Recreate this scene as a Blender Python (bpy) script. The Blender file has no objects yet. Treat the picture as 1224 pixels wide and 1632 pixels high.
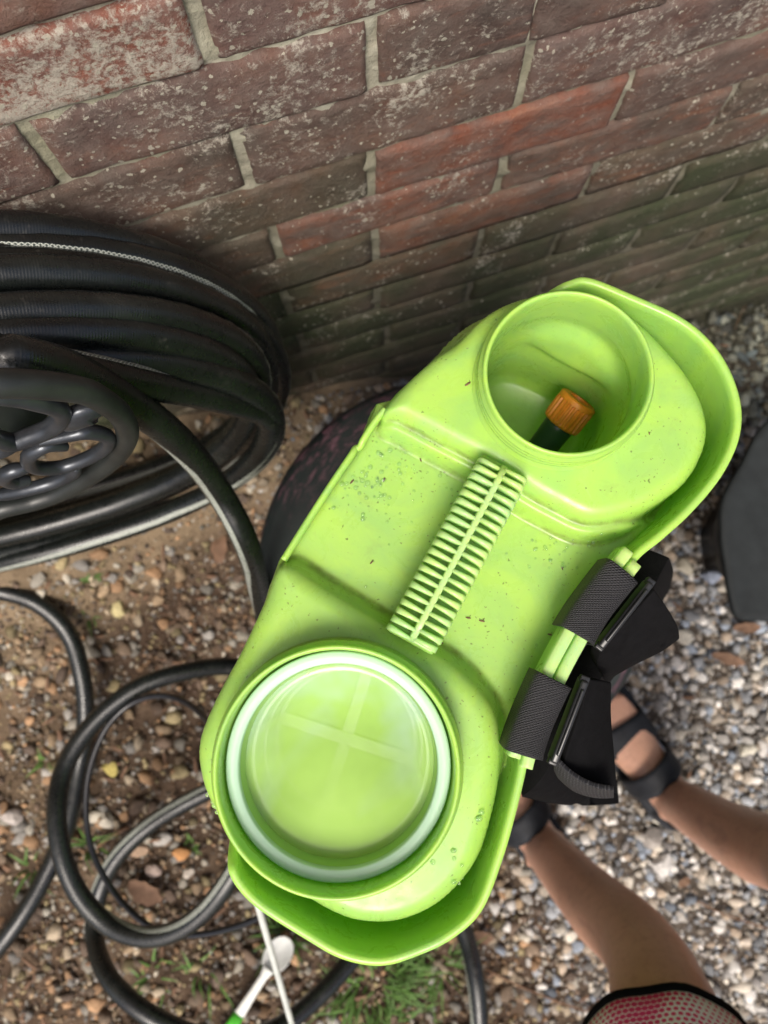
import bpy, bmesh, math, random
import numpy as np
from mathutils import Vector, Matrix, noise

random.seed(7); rng = np.random.default_rng(7)
scn = bpy.context.scene
COL = scn.collection
PI = math.pi
H = 1.38                                    # height of the lens above the gravel

# ------------------------------------------------------------------ camera
CM = Matrix(((0.9514, 0.3063, -0.0322), (-0.308, 0.9446, -0.1134), (-0.0044, 0.1178, 0.993)))
cam = bpy.data.cameras.new('camera'); cam_o = bpy.data.objects.new('camera', cam); COL.objects.link(cam_o)
cam_o.matrix_world = Matrix.Translation((0, 0, H)) @ CM.to_4x4()
cam.sensor_fit = 'HORIZONTAL'; cam.sensor_width = 36.0; cam.lens = 36.0 * 1226 / 1224
cam.clip_start = 0.01; cam.clip_end = 200
cam.dof.use_dof = True; cam.dof.focus_distance = 0.43; cam.dof.aperture_fstop = 9.8
scn.camera = cam_o

# ------------------------------------------------------------------ light
SUN_EL, SUN_AZ = math.radians(58), math.radians(205)        # azimuth measured from +Y clockwise
world = bpy.data.worlds.new('World'); scn.world = world; world.use_nodes = True
wn = world.node_tree; bg = wn.nodes['Background']
sky = wn.nodes.new('ShaderNodeTexSky'); sky.sky_type = 'NISHITA'; sky.sun_disc = False
sky.sun_elevation = SUN_EL; sky.sun_rotation = SUN_AZ
sky.dust_density = 6.0; sky.air_density = 0.8; sky.ozone_density = 0.3
wn.links.new(sky.outputs[0], bg.inputs[0]); bg.inputs[1].default_value = 0.13
sl = bpy.data.lights.new('sun', 'SUN'); sl.energy = 2.2; sl.angle = math.radians(22); sl.color = (1.0, 0.95, 0.88)
so = bpy.data.objects.new('sun', sl); COL.objects.link(so)
sd = Vector((math.sin(SUN_AZ) * math.cos(SUN_EL), math.cos(SUN_AZ) * math.cos(SUN_EL), math.sin(SUN_EL)))
so.rotation_euler = sd.to_track_quat('Z', 'Y').to_euler()
scn.view_settings.view_transform = 'Standard'; scn.view_settings.look = 'None'
scn.view_settings.exposure = 0.46; scn.view_settings.gamma = 1.0
scn.view_settings.use_curve_mapping = False

# ------------------------------------------------------------------ measuring helpers (survey of the place)
def ray(px, py): return CM @ Vector(((px - 612) / 1226, -(py - 816) / 1226, -1))
def P(px, py, z):                            # point on the level z (z below the lens, negative)
    r = ray(px, py); v = r * (z / r.z); return Vector((v.x, v.y, v.z + H))
def Q(px, py, y):                            # point on the vertical plane y
    r = ray(px, py); v = r * (y / r.y); return Vector((v.x, v.y, v.z + H))
WALL = 0.3271
def sstep(a, b, x):
    t = np.clip((x - a) / (b - a), 0, 1); return t * t * (3 - 2 * t)
def ground(x, y):
    r = 0.19 * sstep(0.15, -0.6, x)
    b = 0.27 * np.exp(-((WALL - np.minimum(y, WALL)) / 0.17) ** 2) * sstep(0.42, 0.0, x)
    w = 0.006 * np.sin(9 * x + 4 * y) * np.cos(7 * y - 3 * x) + 0.004 * np.sin(23 * x) * np.sin(19 * y + 1)
    return r + b + w
def G(px, py, off=0.0):                      # where a sight line meets the ground
    z = 0.0
    for _ in range(25):
        p = P(px, py, z + off - H); z = float(ground(p.x, p.y))
    return Vector((p.x, p.y, z + off))

# ------------------------------------------------------------------ material helpers
class NT:
    def __init__(s, name, rough=0.5, spec=0.5, color=(.5, .5, .5), **kw):
        s.m = bpy.data.materials.new(name); s.m.use_nodes = True; s.t = s.m.node_tree
        s.b = s.t.nodes['Principled BSDF']; s.n = s.t.nodes; s.l = s.t.links
        s.b.inputs['Base Color'].default_value = (*color, 1)
        s.b.inputs['Roughness'].default_value = rough; s.b.inputs['Specular IOR Level'].default_value = spec
        for k, v in kw.items(): s.b.inputs[k.replace('_', ' ')].default_value = v
    def set(s, sock, v):
        if isinstance(v, bpy.types.NodeSocket): s.l.new(v, sock)
        elif isinstance(v, (tuple, list)) and len(v) == 3 and sock.type == 'RGBA': sock.default_value = (*v, 1)
        else: sock.default_value = v
    def coord(s, kind='Object'):
        return s.n.new('ShaderNodeTexCoord').outputs[kind]
    def pos(s): return s.n.new('ShaderNodeNewGeometry').outputs['Position']
    def attr(s, nm):
        a = s.n.new('ShaderNodeAttribute'); a.attribute_name = nm; return a.outputs['Color']
    def mapping(s, v, scale=(1, 1, 1), loc=(0, 0, 0)):
        m = s.n.new('ShaderNodeMapping'); s.l.new(v, m.inputs[0]); m.inputs['Scale'].default_value = scale
        s.set(m.inputs['Location'], loc); return m.outputs[0]
    def noise(s, v, scale=5, detail=6, rough=.55, dist=0, out=0):
        n = s.n.new('ShaderNodeTexNoise'); s.l.new(v, n.inputs['Vector'])
        n.inputs['Scale'].default_value = scale; n.inputs['Detail'].default_value = detail
        n.inputs['Roughness'].default_value = rough; n.inputs['Distortion'].default_value = dist
        return n.outputs[out]
    def voro(s, v, scale=5, feature='F1', rand=1, out='Distance'):
        n = s.n.new('ShaderNodeTexVoronoi'); n.feature = feature; s.l.new(v, n.inputs['Vector'])
        n.inputs['Scale'].default_value = scale; n.inputs['Randomness'].default_value = rand
        return n.outputs[out]
    def wave(s, v, scale=5, dist=0, dirn='X', prof='SIN'):
        n = s.n.new('ShaderNodeTexWave'); s.l.new(v, n.inputs['Vector']); n.inputs['Scale'].default_value = scale
        n.inputs['Distortion'].default_value = dist; n.bands_direction = dirn; n.wave_profile = prof
        return n.outputs['Fac']
    def ramp(s, f, *stops):
        r = s.n.new('ShaderNodeValToRGB'); s.l.new(f, r.inputs[0]); e = r.color_ramp.elements
        while len(e) > 1: e.remove(e[-1])
        for i, (p, c) in enumerate(stops):
            if not isinstance(c, (tuple, list)): c = (c, c, c)
            x = e[0] if i == 0 else e.new(p)
            x.position = p; x.color = (*c, 1)
        return r.outputs[0]
    def mix(s, f, a, b, kind='MIX'):
        m = s.n.new('ShaderNodeMix'); m.data_type = 'RGBA'; m.blend_type = kind
        s.set(m.inputs[0], f); s.set(m.inputs[6], a); s.set(m.inputs[7], b); return m.outputs[2]
    def math(s, op, a, b=0.0, clamp=False):
        m = s.n.new('ShaderNodeMath'); m.operation = op; m.use_clamp = clamp
        s.set(m.inputs[0], a); s.set(m.inputs[1], b); return m.outputs[0]
    def sep(s, v, i):
        m = s.n.new('ShaderNodeSeparateXYZ'); s.l.new(v, m.inputs[0]); return m.outputs[i]
    def comb(s, x, y, z):
        m = s.n.new('ShaderNodeCombineXYZ')
        for i, v in enumerate((x, y, z)): s.set(m.inputs[i], v)
        return m.outputs[0]
    def bump(s, h, strength=.5, dist=.002, prev=None):
        b = s.n.new('ShaderNodeBump'); s.l.new(h, b.inputs['Height']); b.inputs['Strength'].default_value = strength
        b.inputs['Distance'].default_value = dist
        if prev is not None: s.l.new(prev, b.inputs['Normal'])
        s.l.new(b.outputs[0], s.b.inputs['Normal']); return b.outputs[0]
    def color(s, c): s.set(s.b.inputs['Base Color'], c)
    def rough(s, c): s.set(s.b.inputs['Roughness'], c)

def mat_brick():
    m = NT('brick', rough=.85, spec=.3)
    p = m.pos(); oi = m.n.new('ShaderNodeObjectInfo'); oc = oi.outputs['Color']
    red, lime, green = m.sep(oc, 0), m.sep(oc, 1), m.sep(oc, 2)
    n1 = m.noise(p, 14, 8, .6); n2 = m.noise(p, 60, 8, .65); n3 = m.noise(m.mapping(p, (1, 1, 2.6)), 26, 6, .6, .4)
    base = m.ramp(n1, (.28, (.062, .038, .036)), (.5, (.140, .078, .066)), (.72, (.23, .112, .078)))
    hot = m.ramp(n3, (.3, (.16, .055, .038)), (.6, (.25, .082, .050)), (.8, (.36, .14, .070)))
    fr = m.math('ADD', m.math('MULTIPLY', red, .62), m.math('SUBTRACT', n3, .66))
    c = m.mix(m.ramp(fr, (.12, 0), (.36, 1)), base, hot)
    c = m.mix(m.ramp(n2, (.35, .0), (.75, .55)), c, (.26, .215, .19))
    # grey green film
    c = m.mix(m.math('MULTIPLY', green, m.ramp(m.noise(p, 11, 5, .6), (.3, .55), (.6, 1))), c, (.042, .050, .024))
    # lime bloom and lichen flecks
    l1 = m.noise(p, 150, 10, .8, .3); l2 = m.noise(m.mapping(p, (1, 1, 1), (3, 0, 1)), 15, 5, .6)
    lf = m.math('ADD', m.math('MULTIPLY', lime, .17), m.math('MULTIPLY', l2, .42))
    lf = m.math('ADD', lf, m.math('MULTIPLY', l1, .85))
    c = m.mix(m.ramp(lf, (.715, 0), (.81, .85)), c, (.58, .54, .45))
    pd = m.mix(.006, p, m.noise(p, 240, 3, .6, out=1), 'ADD'); v = m.voro(pd, 190); vs = m.voro(pd, 190, out='Color')
    fl = m.math('MULTIPLY', m.math('LESS_THAN', v, m.math('MULTIPLY', m.sep(vs, 0), .36)),
                m.math('GREATER_THAN', m.math('ADD', m.math('MULTIPLY', m.sep(vs, 1), .6), m.math('MULTIPLY', l2, .7)), m.math('SUBTRACT', .90, m.math('MULTIPLY', lime, .48))))
    c = m.mix(m.math('MULTIPLY', fl, .75), c, (.52, .50, .40))
    m.color(c)
    b1 = m.bump(n2, 1.0, .005); b2 = m.bump(m.noise(p, 300, 8, .75), 1.0, .0018, b1)
    m.bump(m.ramp(lf, (.74, 0), (.84, 1)), .5, .0012, b2)
    m.rough(m.ramp(n2, (.3, .72), (.7, .95)))
    return m.m
def mat_mortar():
    m = NT('mortar', rough=.95, spec=.2); p = m.pos()
    n = m.noise(p, 40, 8, .65); n2 = m.noise(p, 9, 4, .5)
    c = m.ramp(n, (.25, (.17, .16, .125)), (.5, (.38, .36, .28)), (.75, (.56, .54, .44)))
    c = m.mix(m.ramp(n2, (.46, 0), (.66, .45)), c, (.20, .20, .10))
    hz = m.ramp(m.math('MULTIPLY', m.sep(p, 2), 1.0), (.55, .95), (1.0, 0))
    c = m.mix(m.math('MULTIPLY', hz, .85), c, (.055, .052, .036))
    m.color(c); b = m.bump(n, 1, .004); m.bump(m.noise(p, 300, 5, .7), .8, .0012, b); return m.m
def mat_soil():
    m = NT('soil', rough=.97, spec=.15); p = m.pos()
    n = m.noise(p, 22, 9, .65); n2 = m.noise(p, 4, 4, .5); n3 = m.noise(p, 160, 6, .7)
    c = m.ramp(n, (.25, (.030, .020, .014)), (.5, (.085, .056, .038)), (.75, (.19, .135, .092)))
    c = m.mix(m.ramp(n2, (.45, 0), (.7, .5)), c, (.075, .055, .034))
    x, y, z = m.sep(p, 0), m.sep(p, 1), m.sep(p, 2)
    berm = m.ramp(m.math('ADD', z, m.math('MULTIPLY', n2, .05)), (.20, 0), (.27, 1))
    c = m.mix(m.math('MULTIPLY', berm, .85), c, m.ramp(n, (.3, (.15, .11, .070)), (.7, (.33, .25, .16))))
    gr = m.ramp(m.math('ADD', x, m.math('MULTIPLY', n2, .2)), (.12, 0), (.3, 1))
    c = m.mix(m.math('MULTIPLY', gr, .8), c, m.ramp(n3, (.3, (.03, .026, .022)), (.7, (.13, .11, .09))))
    wall_shade = m.math('MULTIPLY', m.ramp(y, (.12, 0), (.30, 1)), m.ramp(x, (.2, 0), (.45, 1)))  # shade at the right wall base, put into the soil colour with mossy tint
    c = m.mix(m.math('MULTIPLY', wall_shade, .8), c, (.018, .022, .012))
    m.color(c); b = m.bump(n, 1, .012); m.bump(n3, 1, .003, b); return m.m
def mat_stone():
    m = NT('stone', rough=.8, spec=.35); p = m.pos(); c = m.attr('Col')
    n = m.noise(p, 180, 6, .7); c = m.mix(1.0, c, m.ramp(n, (.25, .55), (.7, 1.25)), 'MULTIPLY')
    m.color(c); m.bump(n, .6, .0015); return m.m
def mat_plastic(name='lime_plastic', dirt=1.0, col=(.44, .70, .125)):
    m = NT(name, rough=.3, spec=.5); p = m.pos()
    m.b.inputs['Subsurface Weight'].default_value = .30
    m.b.inputs['Subsurface Radius'].default_value = (.6, 1.0, .10); m.b.inputs['Subsurface Scale'].default_value = .008
    w = m.noise(p, 16, 5, .6, 2.2)
    d = tuple(x * .84 for x in col)
    c = m.mix(m.ramp(w, (.38, 0), (.66, .8)), col, (d[0] * .9, d[1], d[2] * 1.5))
    # pale scuffs
    sc = m.noise(m.mapping(p, (1.5, .5, 1)), 90, 5, .7, 1.0)
    c = m.mix(m.ramp(sc, (.60, 0), (.8, .22)), c, (.62, .85, .42))
    # dust and grit
    pd = m.mix(.004, p, m.noise(p, 300, 3, .6, out=1), 'ADD'); v = m.voro(pd, 520); vc = m.voro(pd, 520, out='Color'); mask = m.noise(p, 26, 4, .6)
    sp = m.math('MULTIPLY', m.math('LESS_THAN', v, m.math('MULTIPLY', m.sep(vc, 0), .30)),
                m.math('GREATER_THAN', m.math('ADD', m.math('MULTIPLY', m.sep(vc, 1), .45), mask), .90 - .05 * dirt))
    c = m.mix(m.math('MULTIPLY', sp, .75 * min(dirt, 1)), c, (.10, .12, .03))
    v2 = m.voro(m.mapping(pd, (1, 1, 1), (4, 2, 0)), 130); vc2 = m.voro(m.mapping(pd, (1, 1, 1), (4, 2, 0)), 130, out='Color')
    sp2 = m.math('MULTIPLY', m.math('LESS_THAN', v2, m.math('MULTIPLY', m.sep(vc2, 0), .10)), m.math('GREATER_THAN', m.sep(vc2, 1), .80))
    c = m.mix(m.math('MULTIPLY', sp2, .8 * min(dirt, 1)), c, (.07, .06, .02))
    gr = m.noise(m.mapping(p, (1, 1, 1), (1, 7, 0)), 55, 8, .75, .6)
    c = m.mix(m.ramp(gr, (.56, 0), (.78, .42 * dirt)), c, (.24, .32, .08))
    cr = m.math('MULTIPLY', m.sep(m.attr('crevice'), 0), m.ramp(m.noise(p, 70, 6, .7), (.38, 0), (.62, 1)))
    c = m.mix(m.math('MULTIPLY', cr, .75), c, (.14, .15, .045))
    m.color(c); m.rough(m.ramp(gr, (.4, .24), (.75, .5)))
    b = m.bump(m.noise(p, 120, 3, .5), .08, .001); m.bump(sp, .3, .0004, b)
    tr = m.n.new('ShaderNodeBsdfTranslucent'); tr.inputs[0].default_value = (.50, .90, .06, 1)      # thin moulded wall lets some daylight through
    mx = m.n.new('ShaderNodeMixShader'); mx.inputs[0].default_value = .22; out = m.n['Material Output']
    m.l.new(m.b.outputs[0], mx.inputs[1]); m.l.new(tr.outputs[0], mx.inputs[2]); m.l.new(mx.outputs[0], out.inputs[0])
    return m.m
def mat_hose():
    m = NT('hose_rubber', rough=.3, spec=.6); uv = m.coord('UV')
    u, v = m.sep(uv, 0), m.sep(uv, 1)
    rib = m.wave(uv, 170, 1.6, 'X')
    a = m.wave(m.comb(m.math('ADD', m.math('MULTIPLY', u, 1.0), m.math('MULTIPLY', v, .10)), 0, 0), 90, 0, 'X')
    b_ = m.wave(m.comb(m.math('SUBTRACT', m.math('MULTIPLY', u, 1.0), m.math('MULTIPLY', v, .10)), 0, 0), 90, 0, 'X')
    weave = m.math('MAXIMUM', a, b_)
    st = m.math('LESS_THAN', m.math('ABSOLUTE', m.math('SUBTRACT', v, .5)), .042)
    n = m.noise(m.coord('Object'), 20, 6, .6); n2 = m.noise(m.coord('Object'), 120, 5, .65)
    c = m.ramp(n, (.3, (.0045, .0055, .006)), (.6, (.009, .0115, .0105)), (.8, (.022, .024, .021)))
    c = m.mix(m.ramp(n2, (.62, 0), (.78, .3)), c, (.12, .11, .09))
    sc = m.ramp(weave, (.55, (.05, .065, .055)), (.97, (.50, .53, .47)))
    c = m.mix(st, c, sc); m.color(c)
    m.rough(m.ramp(n2, (.35, .22), (.7, .42)))
    b = m.bump(rib, .16, .0006); m.bump(m.math('MULTIPLY', weave, st), .5, .0006, b); return m.m
def mat_simple(name, col, rough=.5, spec=.5, var=.25, scale=40, bump=.2, dist=.001, **kw):
    m = NT(name, rough=rough, spec=spec, **kw); p = m.coord('Object'); n = m.noise(p, scale, 6, .6)
    m.color(m.mix(1.0, tuple(col), m.ramp(n, (.25, 1 - var), (.75, 1 + var)), 'MULTIPLY'))
    m.bump(n, bump, dist); return m.m
def mat_web(name='woven_webbing', sx=1.0):
    m = NT(name, rough=.6, spec=.4); sx *= 1.4; uv = m.coord('UV'); u, v = m.sep(uv, 0), m.sep(uv, 1)
    a = m.wave(m.mapping(uv, (1, 1, 1)), 230 * sx, 0, 'X'); b = m.wave(m.mapping(uv, (1, 1, 1)), 150 * sx, 0, 'Y')
    k = m.wave(m.comb(m.math('ADD', u, m.math('MULTIPLY', v, .65)), 0, 0), 150 * sx, 0, 'X')
    w = m.math('MULTIPLY', m.math('ADD', a, b), k)
    m.color(m.ramp(w, (.2, (.008, .008, .009)), (1.0, (.045, .046, .049)))); m.bump(w, .8, .0007); return m.m
def mat_lid():
    m = NT('scratched_black', rough=.55, spec=.4); p = m.coord('Object')
    n = m.noise(p, 14, 6, .6); c = m.ramp(n, (.3, (.006, .010, .010)), (.7, (.017, .025, .023)))
    r = m.math('SQRT', m.math('ADD', m.math('POWER', m.sep(p, 0), 2), m.math('POWER', m.sep(p, 1), 2)))
    th = m.math('ARCTAN2', m.sep(p, 1), m.sep(p, 0))
    q = m.comb(m.math('MULTIPLY', th, 3.5), m.math('MULTIPLY', r, 60), 0)
    s = m.noise(q, 3.2, 9, .72, .5); big = m.noise(p, 9, 4, .6)
    f = m.math('MULTIPLY', m.ramp(s, (.50, 0), (.60, 1)), m.ramp(big, (.38, 0), (.60, .8)))
    f = m.math('MULTIPLY', f, m.ramp(r, (.155, .12), (.20, 1)))
    c = m.mix(f, c, (.17, .075, .10)); m.color(c); m.bump(m.noise(p, 90, 5, .6), .3, .001); return m.m
def mat_shorts():
    m = NT('dotted_fabric', rough=.85, spec=.2); uv = m.coord('UV'); p = m.coord('UV')
    u, v = m.sep(uv, 0), m.sep(uv, 1)
    S = 175.0
    iu = m.math('MULTIPLY', u, S); iv = m.math('MULTIPLY', v, S)
    row = m.math('FLOOR', iv); off = m.math('MULTIPLY', m.math('MODULO', row, 2.0), .5)
    fu = m.math('SUBTRACT', m.math('FRACT', m.math('ADD', iu, off)), .5); fv = m.math('SUBTRACT', m.math('FRACT', iv), .5)
    d = m.math('SQRT', m.math('ADD', m.math('POWER', fu, 2), m.math('POWER', fv, 2)))
    g = m.noise(p, 11, 2, .5)
    rad = m.ramp(g, (.34, .18), (.60, .52))
    dot = m.math('LESS_THAN', d, rad)
    c = m.mix(dot, m.ramp(g, (.3, (.86, .86, .74)), (.6, (.92, .86, .92))), m.ramp(g, (.3, (.70, .08, .14)), (.7, (.80, .05, .22))))
    m.color(c); m.bump(m.noise(p, 700, 2, .5), .3, .0006); return m.m
def mat_skin():
    m = NT('skin', rough=.40, spec=.5); p = m.coord('Object')
    m.b.inputs['Subsurface Weight'].default_value = .12; m.b.inputs['Subsurface Radius'].default_value = (1, .35, .2)
    m.b.inputs['Subsurface Scale'].default_value = .01
    n = m.noise(p, 9, 5, .6); n2 = m.noise(p, 110, 5, .6)
    c = m.ramp(n, (.3, (.54, .295, .20)), (.7, (.67, .39, .275)))
    c = m.mix(m.ramp(n2, (.5, 0), (.75, .25)), c, (.22, .095, .055)); v = m.noise(m.mapping(p, (1, 1, .3)), 34, 3, .5, 1.5); c = m.mix(m.ramp(v, (.60, 0), (.68, .22)), c, (.26, .13, .11))
    fr = m.voro(p, 260); c = m.mix(m.ramp(fr, (.10, .4), (.16, 0)), c, (.16, .07, .04)); m.color(c); m.bump(m.noise(p, 420, 4, .6), .25, .0008, m.bump(n2, .15, .001)); return m.m
def mat_basket(name, col, alpha):
    m = NT(name, rough=.4, spec=.5, color=col)
    m.b.inputs['Subsurface Weight'].default_value = .3; m.b.inputs['Subsurface Scale'].default_value = .006
    m.b.inputs['Subsurface Radius'].default_value = (1, 1, .8)
    if alpha < 1:
        p = m.pos(); n = m.noise(p, 42, 4, .6)
        m.set(m.b.inputs['Alpha'], m.ramp(n, (.2, alpha - .02), (.8, alpha + .02)))
        m.b.inputs['Transmission Weight'].default_value = 0
    return m.m

M = {}
M['brick'] = mat_brick(); M['mortar'] = mat_mortar(); M['soil'] = mat_soil(); M['stone'] = mat_stone()
M['lime'] = mat_plastic(); M['lime_clean'] = mat_plastic('lime_plastic_clean', .25); M['lime_pale'] = mat_plastic('lime_plastic_pale', .3, (.56, .80, .24))
M['hose'] = mat_hose(); M['web'] = mat_web(); M['web_coarse'] = mat_web('coarse_webbing', .55)
M['lid'] = mat_lid(); M['shorts'] = mat_shorts(); M['skin'] = mat_skin()
M['black_plastic'] = mat_simple('black_plastic', (.016, .017, .018), .32, .5, .3, 60, .1)
M['black_fabric'] = mat_simple('black_fabric', (.0045, .0045, .005), .9, .1, .35, 160, .5, .0012)
M['sandal'] = mat_simple('sandal_rubber', (.012, .014, .018), .7, .35, .4, 70, .3)
M['mat'] = mat_simple('rubber_mat', (.017, .021, .022), .75, .35, .35, 30, .3, .002)
M['iron'] = mat_simple('worn_iron', (.055, .062, .072), .32, .6, .45, 45, .35, .0012, Metallic=.55)
M['iron_dark'] = mat_simple('dark_iron', (.018, .021, .020), .42, .5, .45, 45, .35, .0012)
M['cord'] = mat_simple('cord_rubber', (.012, .013, .016), .3, .5, .2, 60, .1)
M['orange'] = mat_simple('orange_plastic', (.62, .20, .018), .42, .45, .22, 120, .15)
M['nozzle'] = mat_simple('dark_green_plastic', (.020, .042, .032), .35, .5, .2, 60, .1)
M['steel'] = mat_simple('steel', (.66, .70, .66), .3, .5, .12, 60, .05, Metallic=.25)
M['white'] = mat_simple('white_plastic', (.74, .76, .72), .35, .5, .06, 60, .05)
M['green_tip'] = mat_simple('green_plastic', (.10, .55, .05), .35, .5, .1, 60, .05)
M['grass'] = mat_simple('grass_blade', (.085, .17, .035), .55, .4, .35, 25, .1)
M['leaf'] = mat_simple('dead_leaf', (.16, .095, .06), .8, .25, .4, 60, .4)
M['twig'] = mat_simple('twig', (.15, .085, .05), .8, .25, .4, 60, .4)
M['basket'] = mat_basket('basket_rim', (.44, .64, .47), 1)
M['basket_mesh'] = mat_basket('basket_gauze', (.42, .68, .20), .80)
M['basket_rib'] = mat_basket('basket_rib', (.80, .92, .78), .9)
def mat_liquid():
    m = NT('cloudy_liquid', rough=.18, spec=.4); p = m.pos(); n = m.noise(p, 30, 5, .6, .8)
    m.color(m.ramp(m.noise(p, 13, 3, .5, .5), (.36, (.36, .60, .10)), (.58, (.42, .60, .47))))
    m.set(m.b.inputs['Alpha'], m.ramp(m.noise(p, 22, 3, .5), (.3, .52), (.7, .74))); m.bump(n, .05, .001); return m.m
M['liquid'] = mat_liquid()
def mat_water():
    m = NT('water_drop', rough=.03, spec=.5, color=(.85, 1, .7)); m.b.inputs['Transmission Weight'].default_value = .9
    m.b.inputs['IOR'].default_value = 1.33; return m.m
M['water'] = mat_water()

# ------------------------------------------------------------------ mesh helpers
def link(name, me, mat=None, parent=None, smooth=True):
    if mat is not None and not me.materials:
        me.materials.append(M[mat] if isinstance(mat, str) else mat)
    o = bpy.data.objects.new(name, me); COL.objects.link(o)
    if parent is not None: o.parent = parent
    if smooth and len(me.polygons):
        me.polygons.foreach_set('use_smooth', [True] * len(me.polygons))
    return o
def from_arrays(name, v, f, mat=None, parent=None, smooth=True):
    me = bpy.data.meshes.new(name); me.from_pydata([tuple(x) for x in v], [], [tuple(x) for x in f]); me.update()
    return link(name, me, mat, parent, smooth)
def big_mesh(name, V, F, mat, n):            # fast path: numpy arrays, all faces with n corners
    me = bpy.data.meshes.new(name); me.vertices.add(len(V)); me.vertices.foreach_set('co', V.astype(np.float32).ravel())
    me.loops.add(F.size); me.loops.foreach_set('vertex_index', F.astype(np.int32).ravel())
    me.polygons.add(len(F)); me.polygons.foreach_set('loop_start', np.arange(0, F.size, n, dtype=np.int32))
    me.update(calc_edges=True); me.validate(); me.materials.append(M[mat]); return me
def bm_obj(name, bm, mat, parent=None, smooth=True):
    me = bpy.data.meshes.new(name); bmesh.ops.recalc_face_normals(bm, faces=bm.faces[:]); bm.to_mesh(me); bm.free()
    return link(name, me, mat, parent, smooth)
def tag(o, label=None, cat=None, group=None, kind=None):
    if label: o['label'] = label
    if cat: o['category'] = cat
    if group: o['group'] = group
    if kind: o['kind'] = kind
    return o
def thing(name, loc, label, cat, group=None):
    o = bpy.data.objects.new(name, None); COL.objects.link(o); o.location = loc; o.empty_display_size = .05
    bpy.context.view_layer.update(); return tag(o, label, cat, group)
def under(o, root):                          # keep world coordinates of a mesh built in place
    o.parent = root; o.matrix_parent_inverse = Matrix.Translation(-Vector(root.location)); return o
def crom(pts, n=10, closed=False):
    pts = [Vector(p) for p in pts]; N = len(pts); out = []
    rngi = range(N) if closed else range(N - 1)
    for i in rngi:
        if closed: p0, p1, p2, p3 = pts[(i - 1) % N], pts[i], pts[(i + 1) % N], pts[(i + 2) % N]
        else: p0, p1, p2, p3 = pts[max(i - 1, 0)], pts[i], pts[i + 1], pts[min(i + 2, N - 1)]
        for k in range(n):
            t = k / n; t2, t3 = t * t, t * t * t
            out.append(.5 * ((2 * p1) + (p2 - p0) * t + (2 * p0 - 5 * p1 + 4 * p2 - p3) * t2 + (3 * p1 - p0 - 3 * p2 + p3) * t3))
    if not closed: out.append(pts[-1])
    return out
def tube(name, path, rad, mat, parent=None, segs=16, closed=False, twist=0.0, ref=Vector((.25, -.45, 1)), flat=1.0, caps=True):
    n = len(path); V, UVu = [], []; L = 0
    rr = rad if callable(rad) else (lambda t: rad)
    tw = twist if callable(twist) else (lambda t: twist)
    prevN = None; rings = []
    for i, p in enumerate(path):
        a = path[(i - 1) % n] if (closed or i > 0) else path[0]; b = path[(i + 1) % n] if (closed or i < n - 1) else path[-1]
        T = (b - a)
        T = T.normalized() if T.length > 1e-9 else Vector((1, 0, 0))
        N = ref - T * ref.dot(T)
        if N.length < .25 and prevN is not None: N = prevN - T * prevN.dot(T)
        N.normalize()
        if prevN is not None and not closed: N = (N * .35 + (prevN - T * prevN.dot(T)).normalized() * .65).normalized()
        prevN = N.copy(); B = T.cross(N)
        if i: L += (p - path[i - 1]).length
        rings.append(L); t = i / max(n - 1, 1); r = rr(t); w = tw(t)
        for k in range(segs):
            th = 2 * PI * k / segs + PI + w
            V.append(p + (N * math.cos(th) * flat + B * math.sin(th)) * r)
    F, uv = [], []
    m = n if closed else n - 1
    for i in range(m):
        j = (i + 1) % n; ua = rings[i]; ub = rings[j] if j else rings[-1] + (path[0] - path[-1]).length
        for k in range(segs):
            q = (k + 1) % segs; F.append((i * segs + k, j * segs + k, j * segs + q, i * segs + q))
            va, vb = k / segs, (k + 1) / segs; uv += [(ua, va), (ub, va), (ub, vb), (ua, vb)]
    if caps and not closed:
        F.append(tuple(range(segs))); uv += [(0, 0)] * segs
        F.append(tuple((n - 1) * segs + k for k in reversed(range(segs)))); uv += [(0, 0)] * segs
    me = bpy.data.meshes.new(name); me.from_pydata([tuple(v) for v in V], [], F); me.update()
    ul = me.uv_layers.new(name='UVMap'); ul.data.foreach_set('uv', [c for x in uv for c in x])
    return link(name, me, mat, parent)
def lathe(name, prof, center, mat, parent=None, segs=72, squash=None):
    V, F = [], []; n = len(prof)
    for k in range(segs):
        th = 2 * PI * k / segs
        for (r, z) in prof:
            V.append((center[0] + r * math.cos(th), center[1] + r * math.sin(th), z))
    for k in range(segs):
        q = (k + 1) % segs
        for i in range(n - 1): F.append((k * n + i, q * n + i, q * n + i + 1, k * n + i + 1))
    return from_arrays(name, V, F, mat, parent)
def loft(name, rings, mat, parent=None, caps=True, smooth=True):
    n = len(rings[0]); V = [v for r in rings for v in r]; F = []
    for i in range(len(rings) - 1):
        for k in range(n):
            q = (k + 1) % n; F.append((i * n + k, i * n + q, (i + 1) * n + q, (i + 1) * n + k))
    if caps: F.append(tuple(reversed(range(n)))); F.append(tuple((len(rings) - 1) * n + k for k in range(n)))
    return from_arrays(name, V, F, mat, parent, smooth)
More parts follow.
